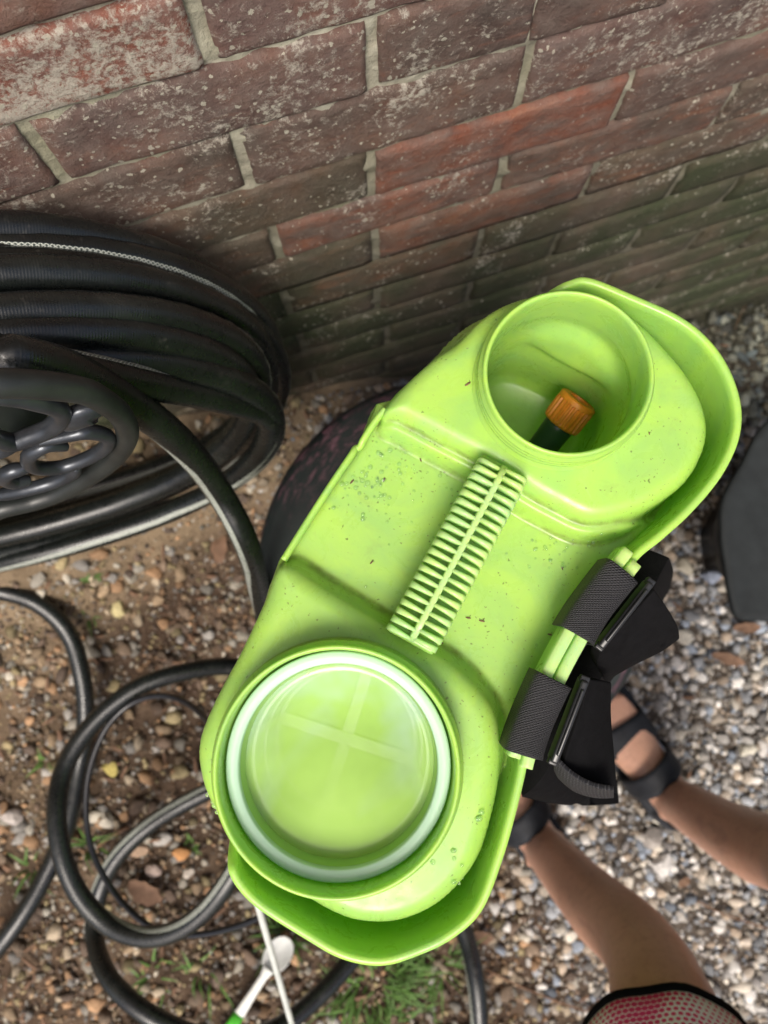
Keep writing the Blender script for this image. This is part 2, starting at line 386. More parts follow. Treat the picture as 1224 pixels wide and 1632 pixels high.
def box_between(bm, a, b, w, h, up=Vector((0, 0, 1)), bev=0):
    a, b = Vector(a), Vector(b); T = (b - a); L = T.length; T.normalize()
    S = T.cross(up).normalized(); U = S.cross(T).normalized(); c = (a + b) / 2
    vs = [bm.verts.new(c + T * (sx * L / 2) + S * (sy * w / 2) + U * (sz * h / 2)) for sx in (-1, 1) for sy in (-1, 1) for sz in (-1, 1)]
    fs = [bm.faces.new([vs[i] for i in q]) for q in ((0, 1, 3, 2), (4, 6, 7, 5), (0, 4, 5, 1), (2, 3, 7, 6), (0, 2, 6, 4), (1, 5, 7, 3))]
    if bev:
        es = list({e for f in fs for e in f.edges}); bmesh.ops.bevel(bm, geom=es, offset=bev, segments=2, affect='EDGES', profile=.6)

# ------------------------------------------------------------------ GROUND
def build_ground():
    def axis(lo, hi, step, far):
        a = list(np.arange(lo, hi + 1e-6, step)); s = step
        while a[-1] < far: s *= 1.35; a.append(a[-1] + s)
        s = step
        while a[0] > -far: s *= 1.35; a.insert(0, a[0] - s)
        return np.array(a)
    xs, ys = axis(-1.1, 1.3, .011, 40), axis(-1.1, .36, .011, 40)
    X, Y = np.meshgrid(xs, ys, indexing='ij'); Z = ground(X, Y)
    nz = np.array([noise.fractal(Vector((x * 14, y * 14, 0)), .8, 2.1, 4) for x, y in zip(X.ravel(), Y.ravel())]).reshape(X.shape)
    Z = Z + nz * .005
    V = np.stack([X, Y, Z], -1).reshape(-1, 3); a, b = X.shape
    i = np.arange(a * b).reshape(a, b)
    F = np.stack([i[:-1, :-1], i[1:, :-1], i[1:, 1:], i[:-1, 1:]], -1).reshape(-1, 4)
    o = link('ground', big_mesh('ground', V, F, 'soil', 4)); tag(o, kind='structure')
    tag(o, 'brown soil bank on the left running into grey gravel on the right', None)
build_ground()

def ico(sub):
    bm = bmesh.new(); bmesh.ops.create_icosphere(bm, subdivisions=sub, radius=1)
    v = np.array([x.co[:] for x in bm.verts]); f = np.array([[w.index for w in x.verts] for x in bm.faces]); bm.free(); return v, f
def stones(name, pos, size, cols, sub, sink, label):
    v0, f0 = ico(sub); n = len(pos)
    sc = size[:, None] * np.stack([rng.uniform(.7, 1.35, n), rng.uniform(.6, 1.0, n), rng.uniform(.4, .75, n)], 1)
    V = v0[None] * sc[:, None, :]
    V = V * (1 + rng.normal(0, .13, (n, len(v0), 1)))
    nrm = rng.normal(size=(n, 3, 3))                              # cut corners by random planes
    for k in range(3):
        d = nrm[:, k]; d /= np.linalg.norm(d, axis=1, keepdims=True)
        t = np.einsum('nvi,ni->nv', V, d) / size[:, None]; ex = np.maximum(t - .5, 0)
        V = V - d[:, None, :] * (ex * size[:, None])[..., None]
    a = rng.uniform(0, 2 * PI, n); ca, sa = np.cos(a)[:, None], np.sin(a)[:, None]
    x = V[..., 0] * ca - V[..., 1] * sa; y = V[..., 0] * sa + V[..., 1] * ca
    tl = rng.normal(0, .3, n)[:, None]; z = V[..., 2] * np.cos(tl) + x * np.sin(tl)
    V = np.stack([x + pos[:, 0:1], y + pos[:, 1:2], z + (pos[:, 2] + size * sink)[:, None]], -1)
    F = f0[None] + (np.arange(n) * len(v0))[:, None, None]
    me = big_mesh(name, V.reshape(-1, 3), F.reshape(-1, 3), 'stone', 3)
    ca_ = me.color_attributes.new('Col', 'FLOAT_COLOR', 'POINT')
    c = np.concatenate([np.repeat(cols, len(v0), 0), np.ones((n * len(v0), 1))], 1)
    ca_.data.foreach_set('color', c.astype(np.float32).ravel())
    o = link(name, me, smooth=False); tag(o, label, kind='stuff'); return o
PAL_G = 1.3 * np.array([(.30, .28, .25), (.42, .40, .37), (.24, .25, .26), (.36, .31, .25), (.55, .53, .49), (.17, .16, .15), (.30, .24, .18), (.46, .42, .35), (.22, .25, .29)])
PAL_B = np.array([(.29, .21, .13), (.20, .145, .10), (.38, .31, .22), (.36, .22, .12), (.15, .105, .075), (.46, .42, .34), (.27, .25, .21), (.11, .08, .06), (.32, .26, .14), (.34, .32, .29)])
def scatter(n, x0, x1, y0, y1, dens):
    x = rng.uniform(x0, x1, n * 3); y = rng.uniform(y0, y1, n * 3); k = rng.uniform(size=n * 3) < dens(x, y)
    x, y = x[k][:n], y[k][:n]; return x, y
def gravelness(x, y): return sstep(-.02, .22, x + .05 * np.sin(8 * y) + .02 * np.sin(31 * y))
patch = lambda x, y: .5 + .5 * np.sin(11 * x + 2.1 * np.sin(7 * y)) * np.sin(9 * y + 1.7 * np.sin(6 * x))
def gravel(name, n, lo, hi, sub, dens, sink, label, bright=1.0):
    x, y = scatter(n, -1.0, 1.25, -1.0, WALL - .01, dens); m = len(x)
    s = lo * (hi / lo) ** (rng.uniform(size=m) ** 1.8); g = gravelness(x, y)[:, None]
    pick = rng.uniform(size=(m, 1)) < g
    c = np.where(pick, PAL_G[rng.integers(0, len(PAL_G), m)], PAL_B[rng.integers(0, len(PAL_B), m)])
    c = c * rng.uniform(.38, 1.15, (m, 1)) * bright
    dk = (1 - .78 * np.exp(-((WALL - y) / .19) ** 2) * sstep(.15, .45, x))[:, None]; c = c * dk * np.array([[.92, 1.0, .86]]) ** (dk < .8)  # wall-base shade on the right painted into the stone colours, slightly greened
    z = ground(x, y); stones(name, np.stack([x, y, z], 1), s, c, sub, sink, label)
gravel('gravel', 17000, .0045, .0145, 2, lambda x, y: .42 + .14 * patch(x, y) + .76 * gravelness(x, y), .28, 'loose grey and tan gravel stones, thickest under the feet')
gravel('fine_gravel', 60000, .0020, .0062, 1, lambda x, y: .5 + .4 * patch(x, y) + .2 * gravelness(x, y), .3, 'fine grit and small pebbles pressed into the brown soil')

# needles, chips, dead bits
def litter(name, n, dens, lo, hi, w, mat, label, curve=.25):
    x, y = scatter(n, -.9, 1.2, -.95, WALL - .02, dens); V, F = [], []
    for i in range(len(x)):
        a = random.uniform(0, 2 * PI); L = random.uniform(lo, hi); z = float(ground(x[i], y[i])) + random.uniform(.006, .014)
        d = Vector((math.cos(a), math.sin(a), random.uniform(-.12, .12))); s = Vector((-d.y, d.x, 0)); k = random.uniform(-curve, curve)
        b = len(V); c = Vector((x[i], y[i], z)); ww = w * random.uniform(.6, 1.4)
        for t in (-.5, -.17, .17, .5):
            p = c + d * (L * t) + s * (k * L * (t * t - .1)); e = ww * (1.0 - 1.1 * abs(t))
            V += [p + s * e + Vector((0, 0, ww * .3)), p - s * e, p + Vector((0, 0, -ww))]
        for j in range(3):
            o_ = b + j * 3
            F += [(o_, o_ + 3, o_ + 4, o_ + 1), (o_ + 1, o_ + 4, o_ + 5, o_ + 2), (o_ + 2, o_ + 5, o_ + 3, o_)]
    o = from_arrays(name, V, F, mat); tag(o, label, kind='stuff')
litter('pine_needles', 240, lambda x, y: .5, .03, .08, .0006, 'twig', 'thin brown pine needles strewn over soil and gravel')
litter('bark_chips', 500, lambda x, y: .3 + .5 * (1 - gravelness(x, y)), .008, .026, .0035, 'leaf', 'crumbled brown bark and leaf bits among the stones', .1)

# single pale stones that stand out
def big_stone(px, py, s, col, label):
    v, f = ico(2); r = random.Random(px)
    v = v * np.array([s * r.uniform(.95, 1.3), s * r.uniform(.7, .95), s * .6]) * (1 + rng.normal(0, .08, (len(v), 1)))
    for k in range(4):
        d = rng.normal(size=3); d /= np.linalg.norm(d); v -= np.maximum(v @ d - s * .5, 0)[:, None] * d
    c = G(px, py, s * .35); o = from_arrays('stone', v, f, 'stone', smooth=False)
    o.location = c; o.rotation_euler = (0, 0, r.uniform(0, 6)); ca = o.data.color_attributes.new('Col', 'FLOAT_COLOR', 'POINT')
    ca.data.foreach_set('color', list((*col, 1)) * len(v)); tag(o, label, 'stone', 'larger stones lying in the gravel')
for a in [(1052, 1380, .021, (.52, .50, .47), 'white chunky stone on the gravel right of the shin of the lower leg'),
          (1038, 1340, .024, (.34, .31, .28), 'broad flat grey stone between the two shins, above the white one'),
          (1048, 1300, .019, (.58, .55, .46), 'pale cream stone just below the heel strap of the upper sandal'),
          (1132, 918, .021, (.30, .34, .42), 'smooth bluish stone right of the upper shoulder strap'),
          (1088, 902, .019, (.46, .42, .33), 'tan stone left of the bluish stone, by the strap buckle'),
          (1092, 1018, .020, (.48, .45, .38), 'pale tan stone beside the rounded end of the upper shoulder pad'),
          (1188, 1195, .018, (.50, .47, .38), 'cream stone near the right edge above the upper shin'),
          (176, 1226, .015, (.46, .38, .12), 'yellow ochre stone inside the hose loop'),
          (190, 970, .015, (.45, .39, .20), 'pale yellow stone on the soil below the hanging hose coil'),
          (18, 1302, .018, (.40, .36, .33), 'pinkish grey stone at the left edge beside the hose'),
          (218, 1352, .017, (.40, .28, .19), 'round brown stone inside the hose loop, upper of two'),
          (240, 1386, .015, (.42, .33, .28), 'pinkish stone inside the hose loop, lower of two'),
          (300, 1392, .011, (.56, .50, .42), 'small white stone inside the hose loop near its right strand'),
          (172, 1310, .015, (.45, .41, .34), 'flat off-white stone beside the thin black cord'),
          (288, 1362, .013, (.46, .23, .09), 'small orange stone inside the hose loop')]: big_stone(*a)

# ------------------------------------------------------------------ BRICK WALL
def build_wall():
    root = thing('brick_wall', (0, WALL, 0), 'weathered red brown brick wall with pale mortar and lime stains', 'wall')
    bm = bmesh.new()                          # mortar bed: a finely broken sheet over a solid core
    nx, nz = 560, 290; x0, x1, z0, z1 = -1.15, 1.65, -.1, 1.35
    vs = {}
    for i in range(nx + 1):
        for j in range(nz + 1):
            x = x0 + (x1 - x0) * i / nx; z = z0 + (z1 - z0) * j / nz
            n = noise.fractal(Vector((x * 55, z * 55, 3)), .8, 2.1, 4)
            vs[i, j] = bm.verts.new((x, WALL + .0048 - .0034 * n, z))
    for i in range(nx):
        for j in range(nz): bm.faces.new((vs[i, j], vs[i + 1, j], vs[i + 1, j + 1], vs[i, j + 1]))
    mo = under(bm_obj('mortar', bm, 'mortar'), root)
    bm = bmesh.new()
    for (a, b, c, d, y) in ((-6, 6, -.3, 2.9, WALL + .012),):
        v = [bm.verts.new(p) for p in ((a, y, c), (b, y, c), (b, y, d), (a, y, d), (a, y + .2, c), (b, y + .2, c), (b, y + .2, d), (a, y + .2, d))]
        for q in ((0, 1, 2, 3), (5, 4, 7, 6), (4, 0, 3, 7), (1, 5, 6, 2), (3, 2, 6, 7), (4, 5, 1, 0)): bm.faces.new([v[i] for i in q])
    under(bm_obj('wall_core', bm, 'mortar', smooth=False), root)
    beds = {0: -.355, 1: -.4170, 2: -.4815, 3: -.5515, 4: -.6165, 5: -.6765, 6: -.741, 7: -.8095, 8: -.8725}
    hb = .0652
    for i in range(-18, 0): beds[i] = beds[0] - i * hb
    for i in range(9, 18): beds[i] = beds[8] - (i - 8) * hb
    heads = {1: [(-.117), .0972, .2060, .3100, .523], 2: [-.214, -.001, .2106, .424], 3: [-.12, .0936, .3070, .52], 4: [-.208, .0037, .2134, .4256],
             5: [-.115, .0957, .3134, .522], 6: [-.2117, -.0037, .2091, .4316], 7: [-.118, .0958, .3092, .524], 0: [-.213, -.0007, .2125, .426]}
    L = .2135; joined = bmesh.new(); cnt = 0
    def brick_geo(w, h, cx, cz, fine, sd):
        nx, nz = (26, 9) if fine else (12, 4)
        V, F = [], []; d = .045; ox, oz = sd * 1.7, sd * .9
        tilt = random.uniform(-.0012, .0012); tz = random.uniform(-.0008, .0008); push = random.uniform(-.0012, .0012)
        def edge(s, t):   # ragged arris
            return .0011 * noise.noise(Vector((s * 60 + ox, oz, t))) + .0014 * noise.noise(Vector((s * 17 + ox, oz + 5, t)))
        for i in range(nx + 1):
            for j in range(nz + 1):
                a, b = i / nx, j / nz
                a = .5 + .5 * math.copysign(1 - (1 - abs(2 * a - 1)) ** 1.25, 2 * a - 1); b = .5 + .5 * math.copysign(1 - (1 - abs(2 * b - 1)) ** 1.4, 2 * b - 1)
                x = (a - .5) * w; z = (b - .5) * h
                x += edge(z, 1 if a > .5 else 2) * abs(2 * a - 1) ** 3; z += edge(x, 3 if b > .5 else 4) * abs(2 * b - 1) ** 3
                ex = w / 2 - abs((a - .5) * w); ez = h / 2 - abs((b - .5) * h); e = min(ex, ez)
                r = .0022; y = 0
                if e < r: y = r - math.sqrt(max(r * r - (r - e) ** 2, 0))
                if ex < r and ez < r: y += .001
                y += .0011 * noise.fractal(Vector((x * 30 + ox, z * 30 + oz, 7)), .8, 2.1, 3) + tilt * (2 * a - 1) + tz * (2 * b - 1) + push
                V.append((cx + x, y, cz + z))
        n1 = nz + 1
        for i in range(nx):
            for j in range(nz): F.append((i * n1 + j, (i + 1) * n1 + j, (i + 1) * n1 + j + 1, i * n1 + j + 1))
        per = [i * n1 for i in range(nx + 1)] + [nx * n1 + j for j in range(1, nz + 1)] + [i * n1 + nz for i in range(nx - 1, -1, -1)] + [j for j in range(nz - 1, 0, -1)]
        b0 = len(V)
        for p in per: V.append((V[p][0], d, V[p][2]))
        for k in range(len(per)): q = (k + 1) % len(per); F.append((per[q], per[k], b0 + k, b0 + q))
        return V, F
    for c in range(-17, 16):
        zt, zb = beds[c] + H, beds[c + 1] + H
        hs = heads.get(c, [(-.0005 if c % 2 == 0 else -.107)])
        hs = sorted(hs)
        while hs[0] > -1.1: hs.insert(0, hs[0] - L)
        while hs[-1] < 1.6: hs.append(hs[-1] + L)
        for a, b in zip(hs[:-1], hs[1:]):
            j1 = random.uniform(.0036, .0052); j2 = random.uniform(.0036, .0052)
            if c == 1 and abs(a - .206) < .01: j1 = .001
            if c == 1 and abs(b - .206) < .01: j2 = .001
            jt, jb = random.uniform(.0013, .0032), random.uniform(.0013, .0032)
            xa, xb = a + j1, b - j2; za, zb_ = zb + jb, zt - jt
            cx, cz = (xa + xb) / 2, (za + zb_) / 2
            vis = (zt < 1.10 and zb > -.06 and xb > -.62 and xa < 1.15)
            fine = c in (-1, 0, 1, 2, 3, 4) and xb > -.45 and xa < .65
            V, F = brick_geo(xb - xa, zb_ - za, cx if not vis else 0, cz if not vis else 0, fine, cnt); cnt += 1
            if vis:
                o = from_arrays('brick', V, F, 'brick'); o.parent = root; o.location = (cx, 0, cz)
                redness = random.uniform(.15, .6); lime = random.uniform(.05, .35); green = random.uniform(0, .25)
                if c == 0 and cx < 0: redness, lime, green = 1.0, .70, 0
                if c == 1 and cx < .1: redness, lime, green = .25, .30, .15
                if c == 1 and .1 < cx < .5: redness, lime, green = .35, .22, .25
                if c == 2 and cx < .0: redness, lime, green = .3, .30, .35
                if c == 2 and 0 < cx < .2: redness, lime, green = .3, .28, .3
                if c == 3 and .1 < cx < .3: redness, lime = .75, .1
                if c == 4 and .1 < cx < .3: redness, lime = .6, .15
                if c in (5, 6) and 0 < cx < .3: redness, lime = .6, .15
                if c >= 3: lime *= .5
                if c > 6: lime = 0; redness *= .5
                green = min(1, green + (.35 if c == 6 else .6 if c > 6 else 0) + max(0, (c - 3)) * .13 + max(0, cx - .2) * .9 + (.35 if cx < 0 and c > 2 else 0))
                o.color = (redness, lime, green, 1)
            else:
                vv = [joined.verts.new((x, y + WALL, z)) for x, y, z in V]
                for f in F:
                    try: joined.faces.new([vv[i] for i in f])
                    except ValueError: pass
    j = under(bm_obj('brick', joined, 'brick'), root); j['kind'] = 'stuff'; j.color = (.35, .2, .3, 1)
build_wall()

# ------------------------------------------------------------------ HOSE HANGER (cast scrollwork) and hoses
YP = .155
def build_hanger():
    root = thing('hose_hanger', (-.25, WALL, H - .47), 'dark cast iron hose hanger with silvery scrollwork face on the brick wall', 'hose hanger')
    T = lambda pts: [Q(x, y, YP) for x, y in pts]
    CX = -.252
    def mir(p): return Vector((2 * CX - p.x, p.y, p.z))
    rt = T([(0, 611), (60, 613), (118, 620), (165, 639), (196, 667), (201, 700), (172, 738), (110, 777), (60, 797), (0, 812)])
    rt[-1].x = CX
    rt = [Vector((x, YP, H + z)) for x, z in ((CX, -.341), (-.225, -.3412), (-.200, -.342), (-.180, -.3435), (-.163, -.3465))] + rt[:1] + rt[2:]
    loop = crom(rt + [mir(p) for p in reversed(rt[1:-1])], 8, True)
    under(tube('frame_ring', loop, .0074, 'iron_dark', closed=True, segs=16, ref=Vector((0, 1, 0))), root)
    strokes = [([(-30, 632), (40, 636), (88, 648), (97, 664), (80, 682), (45, 697), (18, 705), (-6, 698), (-14, 688)], .0058),
               ([(105, 712), (72, 712), (46, 727), (54, 744), (95, 745), (140, 730), (168, 712), (170, 695), (140, 688), (110, 694), (60, 705)], .0050),
               ([(48, 765), (22, 768), (6, 762), (16, 752), (48, 744)], .0052),
               ([(-20, 792), (30, 783), (80, 770), (112, 756), (122, 744)], .0052),
               ([(20, 705), (4, 715), (-20, 722)], .0055)]
    for pts, r in strokes:
        pp = crom(T(pts), 8)
        for q in (pp, [mir(p) for p in pp]):
            f = lambda t, r=r: r * (.62 + .38 * min(1, 6 * t, 6 * (1 - t)))
            under(tube('scroll', q, f, 'iron', segs=12, ref=Vector((0, 1, 0))), root)
    lf = T([(108, 684), (122, 668), (142, 658), (156, 660)])
    for q in (lf, [mir(p) for p in lf]):
        under(tube('leaf_ornament', crom(q, 6), lambda t: .002 + .0105 * math.sin(PI * min(max(t, .02), .98)) ** .8, 'iron', segs=12, flat=.5, ref=Vector((0, 1, 0))), root)
    # saddle the hose hangs over, and the wall plate
    V, F = [], []; n = 24; R = .085; zc = H - .50
    for i in range(n + 1):
        a = PI * (.08 + .84 * i / n)
        for (r, y) in ((R, YP + .006), (R, WALL - .003), (R - .004, WALL - .003), (R - .004, YP + .006)):
            V.append((CX + r * math.cos(a), y, zc + r * math.sin(a)))
    for i in range(n):
        for k in range(4): q = (k + 1) % 4; F.append((i * 4 + k, i * 4 + q, i * 4 + 4 + q, i * 4 + 4 + k))
    under(from_arrays('saddle', V, F, 'iron_dark'), root)
    bm = bmesh.new(); box_between(bm, (CX, WALL - .004, zc - .10), (CX, WALL - .004, zc + .09), .16, .006, Vector((0, 1, 0)), .002)
    under(bm_obj('wall_plate', bm, 'iron_dark', smooth=False), root)
build_hanger()

def build_hoses():
    R = .0118
    path = []; turns = 10; steps = 56; tws = []
    TOP = (-.95, 3.0, 3.0, 2.7, 3.1, 2.9, 2.6, 3.0, 2.8, 3.0); BOT = (.3, 2.6, .2, 3.0, .4, 2.9, -.3, 3.0, .1, .2)
    r2 = random.Random(3)
    wob = [(r2.uniform(-.014, .010), r2.uniform(-.016, .016), r2.uniform(-.012, .012), r2.uniform(-.05, .10)) for _ in range(turns + 2)]
    for i in range(-20, turns * steps + steps // 4):
        t = i / steps; k = max(int(t), 0); f = max(t - k, 0); e = f * f * (3 - 2 * f)
        w = [wob[k][j] * (1 - e) + wob[min(k + 1, turns)][j] * e for j in range(4)]
        u = t / turns
        th = 2 * PI * t + PI / 2 * 0
        yt = .306 - .100 * u; yb = .262 - .085 * u
        a = .262 - .030 * u + w[0]; zt = -.425 + .010 * u + w[1] * .7; zb = -1.06 + .16 * u + w[3]
        zm, b = (zt + zb) / 2, (zt - zb) / 2; s = math.sin(th)
        x = -.288 + a * math.copysign(abs(math.cos(th)) ** .92, math.cos(th)) + .004 * math.sin(3 * th)
        y = (yt + yb) / 2 + (yt - yb) / 2 * s + w[2] * .7 * math.cos(th)
        path.append(Vector((x, min(y, WALL - R - .002), zm + b * s + H)))
        tws.append((.15 - .35 * math.cos(th)) if steps - 14 < i < steps * 1.5 else (TOP if s > 0 else BOT)[k % 10])
    # the last turn comes forward over the face of the hanger and drops to the ground
    front = [Q(-60, 562, .188), Q(40, 570, .186), Q(120, 594, .184), Q(205, 640, .178), Q(290, 708, .162), Q(350, 785, .135), Q(392, 865, .092), P(413, 940, -.86), P(430, 1010, -1.0),
             P(470, 1100, -1.05), P(500, 1180, -1.02), P(470, 1265, -.97), P(405, 1335, -.93), P(368, 1398, -.92), P(330, 1448, -.93), P(285, 1482, -.94), P(230, 1494, -.95), P(172, 1474, -.96), P(125, 1425, -.96),
             P(98, 1360, -.96), P(90, 1290, -.97), P(103, 1222, -.99), P(148, 1152, -1.00), P(218, 1096, -1.01), P(298, 1070, -1.03), P(368, 1062, -1.06), P(450, 1080, -1.1), P(520, 1140, -1.12),
             P(500, 1200, -1.13), P(420, 1225, -1.12), P(330, 1262, -1.11), P(245, 1310, -1.11), P(185, 1368, -1.12), P(156, 1430, -1.13), P(150, 1490, -1.12), P(168, 1550, -1.08), P(212, 1600, -1.06), P(280, 1640, -1.06),
             P(360, 1660, -1.09), P(440, 1640, -1.13), P(505, 1590, -1.16), P(560, 1530, -1.19), P(620, 1450, -1.22), P(665, 1410, -1.24), P(712, 1430, -1.25), P(742, 1490, -1.24), P(758, 1560, -1.22), P(764, 1640, -1.22), P(760, 1760, -1.25)]
    fr = crom(front, 12); path = path[:-12] + fr; tws = tws[:-12]; nf = len(fr)
    tws += [2.9 if i < 40 else (.9 if i < 90 else 2.2 + 1.2 * math.sin(i / 34)) for i in range(nf)]
    out = [path[0]]; tw = [tws[0]]            # even spacing
    for p, w_ in zip(path[1:], tws[1:]):
        if (p - out[-1]).length > .006: out.append(p); tw.append(w_)
    tw = np.convolve(np.pad(np.array(tw), 12, 'edge'), np.ones(25) / 25, 'valid')
    for _ in range(2): out = [out[0]] + [(out[i - 1] + 2 * out[i] + out[i + 1]) / 4 for i in range(1, len(out) - 1)] + [out[-1]]
    o = tube('garden_hose', out, lambda t: R + .0016 * min(1, max(0, (t - .80) * 6)), 'hose', segs=20, twist=lambda t: float(tw[min(int(t * (len(tw) - 1)), len(tw) - 1)]))
    tag(o, 'long black hose with pale braided stripe, coiled on the hanger and looping on the soil', 'hose')
    s1 = [P(-160, 945, -1.10), P(-60, 934, -1.08), P(0, 942, -1.08), P(60, 962, -1.10), P(108, 1008, -1.12), P(131, 1080, -1.13), P(136, 1150, -1.14), P(127, 1220, -1.15), P(108, 1310, -1.14), P(72, 1396, -1.13), P(22, 1478, -1.12), P(-40, 1550, -1.13), P(-140, 1640, -1.14)]
    o = tube('garden_hose', crom(s1, 14), .0128, 'hose', segs=20, twist=lambda t: 2 + 2 * t)
    tag(o, 'single strand of black hose entering at the left edge and passing under the hose loop', 'hose')
    c = [P(430, 1300, -.80), P(380, 1230, -.86), P(345, 1170, -.90), P(322, 1140, -.94), P(290, 1117, -.97), P(250, 1109, -.99), P(205, 1124, -1.0), P(167, 1164, -1.0), P(142, 1230, -1.0), P(137, 1300, -1.0), P(149, 1362, -1.0), P(184, 1425, -1.0),
         P(235, 1474, -.99), P(290, 1490, -.97), P(350, 1484, -.95), P(410, 1464, -.92), P(450, 1435, -.89), P(500, 1400, -.86)]
    o = tube('delivery_tube', crom(c, 12), .0038, 'cord', segs=10)
    tag(o, 'thin glossy black delivery tube curling in a loop left of the green sprayer', 'tube')
build_hoses()

# ------------------------------------------------------------------ ROUND BLACK STAND and MAT
def build_stand():
    zt = H - .885; c = P(727, 910, -.885); R = .231
    root = thing('round_stand', (c.x, c.y, 0), 'round black scratched stand with pinkish scuffs under the green sprayer', 'stand')
    prof = [(0, zt), (.10, zt), (.19, zt - .001), (R - .014, zt - .002), (R - .006, zt - .004), (R - .001, zt - .010), (R, zt - .020), (R - .003, zt - .034), (R - .012, zt - .036), (R - .014, zt - .02)]
    o = lathe('stand_top', [(r, z) for r, z in prof], (0, 0), 'lid', root, 96)
    prof = [(R - .016, zt - .015), (R - .020, zt - .06), (R - .045, .20), (R - .066, .02), (R - .066, -.01), (0, -.01)]
    lathe('stand_body', prof, (0, 0), 'black_plastic', root, 72)
    for k, z in enumerate((.12, .30)):
        r = R - .066 + (z / .43) * .046
        lathe('rib_band', [(r - .004, z - .010), (r + .003, z - .006), (r + .003, z + .006), (r + .0, z + .010)], (0, 0), 'black_plastic', root, 72)
build_stand()
def build_mat():
    zz = -1.18
    px = [(1290, 640), (1224, 672), (1185, 735), (1150, 795), (1146, 850), (1153, 900), (1163, 950), (1177, 985), (1224, 991), (1330, 1000), (1400, 980), (1400, 640)]
    p = [P(x, y, zz) for x, y in px]; q = crom(p, 5, True); cx = sum((v for v in q), Vector()) / len(q)
    n = len(q); bm = bmesh.new(); rings = []
    for s, dz in ((.0, -.0), (.35, .0), (.7, .0), (.9, .0), (.985, 0), (1, -.003), (1, -.012), (.98, -.014)):
        rings.append([bm.verts.new((cx.x + (v.x - cx.x) * s, cx.y + (v.y - cx.y) * s, cx.z + dz + .010 * math.sin((cx.x + (v.x - cx.x) * s) * 16) * math.cos(v.y * 9))) for v in q])
    for a, b in zip(rings[:-1], rings[1:]):
        for k in range(n): bm.faces.new((a[k], a[(k + 1) % n], b[(k + 1) % n], b[k]))
    bmesh.ops.remove_doubles(bm, verts=bm.verts[:], dist=1e-5)
    root = thing('storage_tub', (cx.x, cx.y, 0), 'dark grey plastic tub with flat lid at the right edge on the gravel', 'tub')
    under(bm_obj('tub_lid', bm, 'mat'), root)
    def ring(s, z): return [(cx.x + (v.x - cx.x) * s, cx.y + (v.y - cx.y) * s, z) for v in q]
    under(loft('tub_body', [ring(.42, .0), ring(.46, .06), ring(.80, cx.z - .012)], 'black_plastic'), root)
build_mat()

